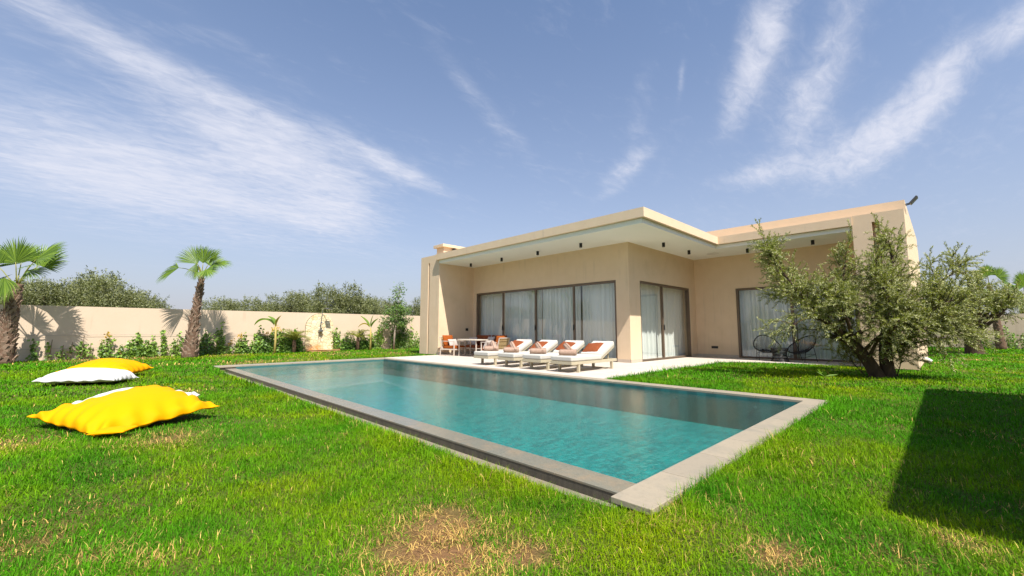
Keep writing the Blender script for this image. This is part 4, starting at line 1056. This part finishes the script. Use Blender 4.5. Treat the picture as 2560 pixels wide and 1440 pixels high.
# ---- climbers on the wall
def leaf_cloud(C, g, L, mat, parent, name='leaves', W=.85, face=(0, -1, .35), rand=.75):
    n = len(C); D_ = unit(g.normal(size=(n, 3)) * .8 + np.array([0, -.25, -.35])); Nv = np.array(face) + rand * g.normal(size=(n, 3))
    l = L * g.uniform(.6, 1.25, n)
    return leaves(name, C, D_, Nv, l, l * W, mat, parent, g.random(n), .08)
CLIMB = [(-1.55, .73, .2, 45, 0, 3), (-1.23, .6, .12, 18, 0, 1), (-.97, .43, .2, 22, 0, 1), (-.76, .53, .11, 12, 0, 1), (-.51, .72, .23, 45, 0, 1), (-.33, .48, .15, 14, 0, 1), (-.04, .36, .14, 28, 0, 0), (.11, .91, .34, 80, 1, 0),
         (.47, .2, .19, 24, 1, 0), (.64, .57, .48, 110, 0, 0), (.88, .91, .43, 170, 0, 0), (1.17, .66, .26, 95, 0, 0), (1.34, .76, .22, 75, 0, 0), (1.62, 1.03, .16, 75, 0, 0), (2.05, .91, .36, 75, 0, 0), (2.58, .69, .5, 140, 0, 2), (2.87, .97, .31, 95, 0, 2),
         (3.07, .94, .23, 60, 0, 2), (3.24, 1.0, .18, 40, 0, 0), (3.42, 1.31, .23, 130, 0, 0), (3.72, .5, .22, 38, 1, 0), (4.02, .83, .28, 80, 1, 0), (4.18, .91, .26, 95, 0, 0), (4.48, .38, .87, 210, 0, 2), (4.61, .89, .3, 80, 0, 0), (4.77, 1.19, .24, 75, 0, 0),
         (5.05, .92, .4, 140, 1, 2), (5.39, 1.17, .47, 170, 1, 0), (5.65, 1.08, .26, 85, 0, 0), (5.87, .91, .32, 120, 0, 0), (6.19, 1.05, .55, 280, 0, 2), (7.99, 1.15, .36, 150, 0, 0), (8.25, .52, .27, 45, 0, 0), (8.47, .87, .5, 160, 0, 2), (8.8, .55, .4, 90, 0, 2),
         (9.28, .9, .5, 230, 0, 2), (9.74, .86, .47, 160, 0, 0), (10.16, 1.23, .45, 150, 0, 0), (11.08, 1.49, .5, 260, 0, 2), (11.53, 1.33, .6, 220, 0, 2), (11.97, 1.38, .34, 80, 0, 0), (12.31, .81, .55, 130, 0, 0)]
ORD = ['first', 'second', 'third', 'fourth', 'fifth', 'sixth', 'seventh', 'eighth', 'ninth', 'tenth', 'eleventh', 'twelfth', 'thirteenth', 'fourteenth', 'fifteenth', 'sixteenth', 'seventeenth']
MARKS = [(-9, 'to the right of the left palm'), (2.3, 'to the right of the leaning palm'), (5.2, 'to the right of the first banana stem'), (7.8, 'to the right of the stone shower'), (9.3, 'to the right of the second banana stem'), (10.75, 'to the right of the young tree trunk')]
def climber(i, x, zt, w_, n, gold, kind, label, y=20.22, wall_x=None):
    g = np.random.default_rng(500 + i); rd = random.Random(500 + i)
    t = thing('climbing_plant', label, 'climbing plant', (x, y, -.04), 0, 'young climbers along the garden walls')
    zt = zt + .04
    st = MB(); ns = 1 if w_ < .2 else 3
    C = []
    for k in range(ns):
        hx = (k - (ns - 1) / 2) * w_ * .30; tp_ = zt * (1 if k == ns // 2 else rd.uniform(.55, .9))
        pts = [Vector((hx * .5, 0, 0))] + [Vector((hx * (.5 + .7 * u) + .03 * math.sin(5 * u + i + k), .04 * u, tp_ * u)) for u in (.3, .6, .8, 1)]
        st.tube(pts, [.007, .006, .005, .004, .002], 5)
        m = int(n * 2.3 / ns)
        if kind == 1: u = np.concatenate([g.uniform(.45, .9, m * 2 // 3), g.uniform(0, .4, m - m * 2 // 3)])
        else: u = g.beta(1.0, 1.35, m)
        P_ = np.stack([np.interp(u, (0, .3, .6, .8, 1), [p[a] for p in pts]) for a in range(3)], 1)
        wd = w_ * np.clip(1.05 - u, .12, 1) ** .8 * (.26 if ns > 1 else .40)
        P_[:, 0] += g.normal(size=m) * wd; P_[:, 1] += -np.abs(g.normal(size=m)) * .05 + .03; P_[:, 2] = np.maximum(P_[:, 2] + g.normal(size=m) * .03, .03)
        C.append(P_)
    C = np.concatenate(C)
    st.build('stem', M['stake'], t)
    gd = (C[:, 2] > zt * .80) if gold else np.zeros(len(C), bool)
    leaf_cloud(C[~gd], g, .092, M['vinedark' if kind >= 2 else 'vine'], t)
    if gd.any():
        extra = C[gd][g.integers(0, gd.sum(), 26)] + .035 * g.normal(size=(26, 3)); leaf_cloud(np.concatenate([C[gd], extra]), g, .06, M['vinegold'], t, 'golden_leaves')
    if kind == 1: MB().tube([(.03, -.02, 0), (.05, -.01, zt * 1.08)], .011, 6).build('stake', M['stake'], t)
    return t
cnt = {}
for i, (x, zt, w_, n, gold, kind) in enumerate(CLIMB):
    mk = [m for m in MARKS if x > m[0]][-1][1]; cnt[mk] = cnt.get(mk, -1) + 1
    look = 'golden tipped' if gold else ('sparse staked' if kind == 1 else 'dense dark' if kind >= 2 else ('tall thin' if zt > .95 and w_ < .3 else 'leafy'))
    climber(i, x, zt, w_, n, gold, kind, f'{look} climbing plant at the wall, {ORD[cnt[mk]]} {mk}')
for i, (y, zt) in enumerate([(-2.3, 1.25), (-3.1, .95), (-1.3, .7)]):
    o = climber(80 + i, 0, zt, .7, 150, 0, 0, ['tall climber on the far right wall beside the palm trunk', 'climber on the far right wall at the picture edge', 'low climber on the far right wall behind the smaller olive tree'][i], 0)
    o.location = (34.8, y, 0); o.rotation_euler = (0, 0, R(-90))

# ---- bananas
def banana(label, base, stem_h, lv, seed, two=False):
    t = thing('banana_plant', label, 'banana plant', base, 0, 'banana plants by the garden wall')
    MB().tube([(0, 0, -.05), (.01, 0, stem_h * .5), (-.01, 0, stem_h)], [.055, .042, .028], 10).build('stem', M['banana_stem'], t, smooth=True)
    for k, (d0, d1, L, w_, mat) in enumerate(lv):
        p = Vector((-.01, 0, stem_h - .06)); d0 = rut(*d0).normalized(); d1 = rut(*d1).normalized(); pts = [p]; m = 16
        for i in range(m): pts.append(pts[-1] + (d0.lerp(d1, (i / m)) ).normalized() * L / m)
        side = (d0.cross(d1) if d0.cross(d1).length > .1 else rut(0, 0, 1)).normalized(); g = random.Random(seed + k)
        if side.dot(VT) < 0: side = -side
        V = []; F = []
        for i in range(m + 1):
            u = i / m; ww = w_ * (math.sin(math.pi * min(1, max(0, (u - .16) / .84)) ** .75)) ** .7 if u > .16 else .012
            ww = max(ww, .01); dn = (pts[min(i + 1, m)] - pts[max(i - 1, 0)]).normalized(); nrm = dn.cross(side)
            if nrm.z < 0: nrm = -nrm
            for s_ in (-1, -.5, 0, .5, 1):
                V.append(pts[i] + side * ww / 2 * s_ + nrm * abs(s_) * ww * .22 + side * .006 * math.sin(i * 2.3 + s_ * 3) * abs(s_))
        for i in range(m):
            for j in range(4): a = 5 * i + j; F.append((a, a + 1, a + 6, a + 5))
        np_mesh('leaf', np.array([tuple(v) for v in V]), np.array(F), None, M[mat], t, [('tint', 'FLOAT', np.full(len(V), .35 + .4 * g.random()))], True)
    return t
banana('banana plant with a long arching leaf and yellow stem left of the shower', (5.17, 19.55, -.04), 1.15, [((-.5, .9, .1), (-.75, -1.0, .1), 1.05, .32, 'banana'), ((-.2, 1, .1), (-.85, .5, .1), .62, .32, 'banana'), ((.15, 1, .1), (.7, .7, .1), .60, .19, 'bananadry')], 3)
banana('banana plant with a raised leaf and a drooping one right of the shower', (9.36, 19.55, -.04), 1.12, [((-.5, .9, 0), (-.95, .75, 0), .85, .30, 'banana'), ((.05, 1, .1), (.35, .9, .1), .72, .13, 'banana'), ((-.5, .9, .2), (-.7, -1.1, .2), .75, .26, 'bananadry'), ((.35, .9, .1), (.8, .5, .1), .68, .25, 'banana')], 9)
# ---- small date palms
def date_palm(label, base, tr, n, L, seed):
    t = thing('date_palm', label, 'date palm', base, 0, 'small date palms beside the shower')
    g = np.random.default_rng(seed); rd = random.Random(seed)
    MB().tube([(0, 0, -.05), (.01, 0, tr * .5), (0, 0, tr)], [.085, .075, .06], 10).build('trunk', M['palmbark'], t, smooth=True)
    for k in range(n):
        a = k * 2.4; e0 = R(rd.uniform(35, 85)); l = L * rd.uniform(.8, 1.1); m = 12; p = Vector((0, 0, tr - .03)); pts = [p]; e = e0
        for i in range(m): pts.append(pts[-1] + Vector((math.cos(a) * math.cos(e), math.sin(a) * math.cos(e), math.sin(e))) * l / m); e -= R(95) / m * rd.uniform(.8, 1.2)
        f = MB().tube(pts, [.008 * (1 - .8 * i / m) + .001 for i in range(m + 1)], 4).build('frond', M['petiole'], t)
        C = []; Dv = []
        for j in range(3, m * 4):
            u = j / 4; i = min(int(u), m - 1); b = pts[i].lerp(pts[i + 1], u - i); ax = (pts[i + 1] - pts[i]).normalized(); s_ = ax.cross(Vector((0, 0, 1))).normalized()
            for sg in (-1, 1): C.append(b); Dv.append(ax * .65 + s_ * sg * .75 + Vector((0, 0, .18)))
        C = np.array([tuple(c) for c in C]); Dv = np.array([tuple(c) for c in Dv]); nn_ = len(C)
        leaves('leaflets', C, Dv + .12 * g.normal(size=(nn_, 3)), np.array([0, 0, 1.]) + .3 * g.normal(size=(nn_, 3)), l * .26 * g.uniform(.8, 1.1, nn_), .014, M['datepalm'], f, g.random(nn_))
    return t
date_palm('bushy little date palm just left of the stone shower', (6.02, 19.9, -.03), .55, 18, .80, 4)
date_palm('thin little date palm right of the stone shower', (8.86, 19.85, -.03), .62, 11, .72, 6)
# ---- young tree near the villa
def young_tree():
    t = thing('young_tree', 'young round leaved tree with pale trunk near the villa end wall', 'tree', (10.72, 19.75, -.04))
    g = np.random.default_rng(77); rd = random.Random(77)
    wd = MB().tube([(0, 0, -.05), (.03, 0, .8), (.10, 0, 1.5), (.2, 0, 2.3), (.28, 0, 3.2)], [.055, .05, .035, .022, .008], 8); C = []
    for k in range(46):
        u = rd.uniform(.36, 1.); z = u * 3.2; a = rd.uniform(0, 6.28); l = rd.uniform(.3, .75) * (1.25 - .85 * max(0, u - .45) / .55); b = Vector((.03 + .26 * max(0, u - .3), 0, z))
        e = b + Vector((math.cos(a) * l, math.sin(a) * l * .8, rd.uniform(-.1, .35))); wd.tube([b, b.lerp(e, .5) + Vector((0, 0, .05)), e], [.012, .008, .003], 4)
        m = int(150 * l * (1.0 if u < .72 else .55)); q = g.uniform(.3, 1.05, (m, 1)); C.append(np.array(b) + (np.array(e) - np.array(b)) * q + .085 * g.normal(size=(m, 3)))
    wd.build('trunk', M['barkpale'], t, smooth=True)
    leaf_cloud(np.concatenate(C), g, .075, M['young'], t, 'crown', .8, (0, -.4, .8), .8)
young_tree()
# ---- broad leaved weed on the lawn
def weed(label, base, n, L, seed):
    t = thing('weed', label, 'weed', base); g = np.random.default_rng(seed)
    MB().tube([(0, 0, -.02), (0, 0, L * .35)], .004, 5).build('stem', M['petiole'], t)
    a = g.uniform(0, 6.28, n); D_ = np.stack([np.cos(a), np.sin(a), g.uniform(.2, .9, n)], 1)
    leaves('leaves', np.tile([0, 0, L * .3], (n, 1)), D_, np.array([0, 0, 1.]) + .2 * g.normal(size=(n, 3)), L * g.uniform(.7, 1.1, n), L * .42, M['young'], t)
weed('broad leaved weed standing in the lawn shadow of the olive tree', (10.3, 1.72, -.02), 7, .22, 5)

# ---- outdoor shower
sh = thing('outdoor_shower', 'outdoor shower on an arched panel of cream stone at the wall', 'shower', (7.2, 20.3, 0))
arch = [(6.60, -.1), (7.84, -.1)] + [(7.22 + .62 * math.cos(a), 1.10 + .62 * math.sin(a)) for a in (math.pi * i / 24 for i in range(25))]
mb = MB(); n = len(arch)
mb.add([(x, 20.30, z) for x, z in arch] + [(x, 20.398, z) for x, z in arch], [tuple(range(n)), tuple(range(n, 2 * n))[::-1]] + [(i, (i + 1) % n, n + (i + 1) % n, n + i) for i in range(n)])
wp(mb, 'stone_panel', M['stonepanel'], sh)
edge = MB(); 
edge.tube([(6.585, 20.31, -.05), (6.585, 20.31, 1.10)] + [(7.22 - .635 * math.cos(a), 20.31, 1.10 + .635 * math.sin(a)) for a in (math.pi * i / 24 for i in range(1, 14))], .012, 6)
wp(edge, 'panel_edge', M['strip'], sh)
wp(MB().box(6.62, 7.98, 19.72, 20.295, -.1, .055).box(6.62, 7.98, 19.70, 19.78, .055, .085), 'tray', M['terracotta'], sh, bevel=.01)
wp(MB().tube([(7.22, 20.22, .95), (7.24, 20.2, 1.5), (7.27, 20.18, 1.85), (7.30, 20.10, 1.97), (7.36, 19.98, 1.985), (7.42, 19.88, 1.96)], .013, 10).bar((7.22, 20.22, 1.2), (7.22, 20.30, 1.2), .03), 'riser_pipe', M['steel'], sh, smooth=False)
wp(MB().box(7.31, 7.53, 19.72, 19.94, 1.925, 1.945), 'shower_head', M['steel'], sh)
wp(MB().box(7.14, 7.32, 20.15, 20.295, .88, .98).tube([(7.23, 20.15, .93), (7.23, 20.10, .93)], .035, 12), 'mixer_valve', M['steel'], sh, bevel=.004)
wp(MB().tube([(7.20, 20.18, 1.18), (7.21, 20.13, 1.30)], [.012, .018], 8).tube([(7.205, 20.13, 1.30), (7.215, 20.10, 1.31)], .04, 14), 'hand_shower', M['steel'], sh)
wp(MB().tube([(7.17, 20.18, .88), (7.12, 20.17, .7), (7.13, 20.17, .58), (7.18, 20.17, .55), (7.23, 20.17, .62), (7.24, 20.17, .8), (7.215, 20.17, 1.05), (7.20, 20.18, 1.18)], .007, 6), 'hose', M['steel'], sh)
# ================================================================== GRASS
def in_poly(x, y, poly):
    c = np.zeros(x.shape, bool); n = len(poly)
    for i in range(n):
        (xa, ya), (xb, yb) = poly[i], poly[(i + 1) % n]
        with np.errstate(divide='ignore', invalid='ignore'):
            c ^= ((ya > y) != (yb > y)) & (x < (xb - xa) * (y - ya) / (yb - ya + 1e-12) + xa)
    return c
NOGRASS = [[(2.20, 1.40), (2.20, 13.40), (2.17, 13.40), (2.17, 13.82), (7.18, 13.82), (7.18, 1.17), (2.17, 1.17), (2.17, 1.40)],
           [(7.1, 4.80), (13.33, 4.80), (13.97, 4.57), (14.33, 3.92), (14.48, 1.5), (22.5, 1.5), (22.5, 13.9), (7.1, 13.84)],
           [(9.43, 13.8), (22.5, 13.8), (22.5, 15.27), (9.43, 15.27)], [(14.18, .48), (22.5, .48), (22.5, 1.6), (14.18, 1.6)], [(6.6, 19.7), (8.0, 19.7), (8.0, 20.5), (6.6, 20.5)],
           [(px0, -12), (px1, -12), (px1, py1), (px0, py1)]]
FC = [(.27, 6.2, .50), (.40, 6.95, .42), (-.10, 11.05, .45), (.06, 12.30, .5), (11.55, 1.12, .22), (-2.12, 19.45, .3), (2.27, 18.95, .27), (26.2, -.82, .4)]
def grass(nm, label, rmin, rmax, dens, hl, wd, seed, bright=1.22):
    g = np.random.default_rng(seed)
    az0, az1 = R(44.16 - 60), R(44.16 + 62)
    n = int(dens * (az1 - az0) / 2 * (rmax ** 2 - rmin ** 2))
    r = np.sqrt(g.uniform(rmin ** 2, rmax ** 2, n)); a = g.uniform(az0, az1, n); x = r * np.sin(a); y = r * np.cos(a)
    ok = (y < 20.35) & (x < 34.95)
    for p_ in NOGRASS: ok &= ~in_poly(x, y, p_)
    for (cx, cy, cr) in FC: ok &= np.hypot(x - cx, y - cy) > cr
    x, y = x[ok], y[ok]
    bare = bareness(x, y); clump = fbm(x * 7, y * 7, 21, 3)
    keep = g.random(len(x)) < np.clip(1.1 - .45 * bare, .4, 1) * np.clip(.45 + 1.5 * (clump - .2), .25, 1)
    tuft = vnoise(x * 8 + 3, y * 8 + 1, 71); keep &= g.random(len(x)) < np.where(bare > .28, np.clip((tuft - .30) * 6, .22, 1), 1)
    x, y, bare, clump = x[keep], y[keep], bare[keep], clump[keep]; n = len(x)
    big = fbm(x * .55 + 4, y * .55 + 7, 31, 3); med = fbm(x * 1.9, y * 1.9, 41, 3); tall = fbm(x * 1.3 + 5, y * 1.3, 51, 3)
    L = hl * g.uniform(.45, 1.25, n) * (.55 + 1.0 * tall) * (1 + 1.1 * bare * g.random(n))
    # longer tufts escape the mower along the stone edging
    edge = np.maximum.reduce([np.exp(-((y - 1.05) / .16) ** 2) * ((x > 2.0) & (x < 7.4)), np.exp(-((x - 2.0) / .13) ** 2) * ((y > 1.1) & (y < 13.6)), np.exp(-((x - 7.3) / .16) ** 2) * ((y > .9) & (y < 4.9)), np.exp(-((y - 4.68) / .12) ** 2) * (x > 7.2) * (x < 14)])
    L = L * (1 + 1.5 * edge * g.random(n))
    th = g.uniform(0, 2 * np.pi, n); lean = np.clip(.12 * edge + np.abs(g.normal(.82, .45, n)) + .45 * bare, .05, 1.45)
    dirx = .55 * np.cos(th) + .25 * (vnoise(x * 1.7, y * 1.7, 61) - .5); diry = .55 * np.sin(th) + .25 * (vnoise(x * 1.7, y * 1.7, 62) - .5)
    hd_ = np.stack([dirx, diry], 1); hd_ /= np.linalg.norm(hd_, axis=1, keepdims=True)
    sx, sy = -hd_[:, 1], hd_[:, 0]; z0 = ground_z(x, y) - .004
    w0 = wd * g.uniform(.6, 1.3, n)
    def pt(s_, k):
        an = lean * (.5 + .9 * s_); hor = L * s_ * np.sin(an); ver = L * s_ * np.cos(an)
        return np.stack([x + hd_[:, 0] * hor + sx * w0 * k / 2, y + hd_[:, 1] * hor + sy * w0 * k / 2, z0 + ver], 1)
    V = np.stack([pt(0, -1), pt(0, 1), pt(.55, .85), pt(.55, -.85), pt(1, 0)], 1).reshape(-1, 3)
    i = np.arange(n)[:, None] * 5
    F4 = i + np.array([[0, 1, 2, 3]]); F3 = i + np.array([[3, 2, 4]])
    # colour of each blade: lush, yellowish and dead straw
    lush = np.array([.066, .222, .004]); lime = np.array([.235, .295, .002]); deep = np.array([.034, .135, .004]); straw = np.array([.60, .40, .12]); brown = np.array([.22, .12, .05])
    yl = np.clip((big - .465) * 2.5 + 1.1 * (med - .5), 0, 1)[:, None] * g.uniform(.5, 1.2, (n, 1))
    c = lush + (lime - lush) * np.clip(yl, 0, 1)
    dp_ = (np.clip((.50 - med) * 3.5, 0, 1) * g.uniform(.3, 1, n))[:, None]; c = c + (deep - c) * dp_
    dead = g.random(n) < np.clip((.010 + .03 * big) * np.clip(1.3 - np.hypot(x, y) / 8., .12, 1) + 1.0 * bare ** .75 * np.clip(1.6 - np.hypot(x, y) / 16., .45, 1), 0, .95)
    ds = np.where(g.random((n, 1)) < .75, straw, brown) * g.uniform(.6, 1.2, (n, 1)); c = np.where(dead[:, None], ds, c)
    c = c * g.uniform(.6, 1.32, (n, 1)) * bright
    colr = np.concatenate([np.repeat(c, 5, 0), np.ones((n * 5, 1))], 1)
    o = np_mesh(nm, V, F4, F3, M['blade'], None, [('blade', 'FLOAT_COLOR', colr)])
    return V, F4, F3, colr
def all_grass():
    bands = [(.9, 3.2, 24000, .046, .0028, 1), (3.2, 5.5, 13000, .048, .0038, 2), (5.5, 9., 4800, .050, .0062, 3), (9., 15., 1300, .062, .0125, 4), (15., 24., 520, .065, .021, 5), (24., 37., 210, .07, .036, 6)]
    Vs = []; Q = []; T = []; C = []; k = 0
    for (a, b_, d, hl, wd, sd_) in bands:
        V, F4, F3, cc_ = grass('grass_band', None, a, b_, d, hl, wd, sd_)
        bpy.data.objects.remove(bpy.data.objects['grass_band'])
        Vs.append(V); Q.append(F4 + k); T.append(F3 + k); C.append(cc_); k += len(V)
    o = np_mesh('grass', np.concatenate(Vs), np.concatenate(Q), np.concatenate(T), M['blade'], None, [('blade', 'FLOAT_COLOR', np.concatenate(C))])
    return tag(o, 'lawn of short green grass with dry straw patches', 'grass', None, 'stuff')
all_grass()
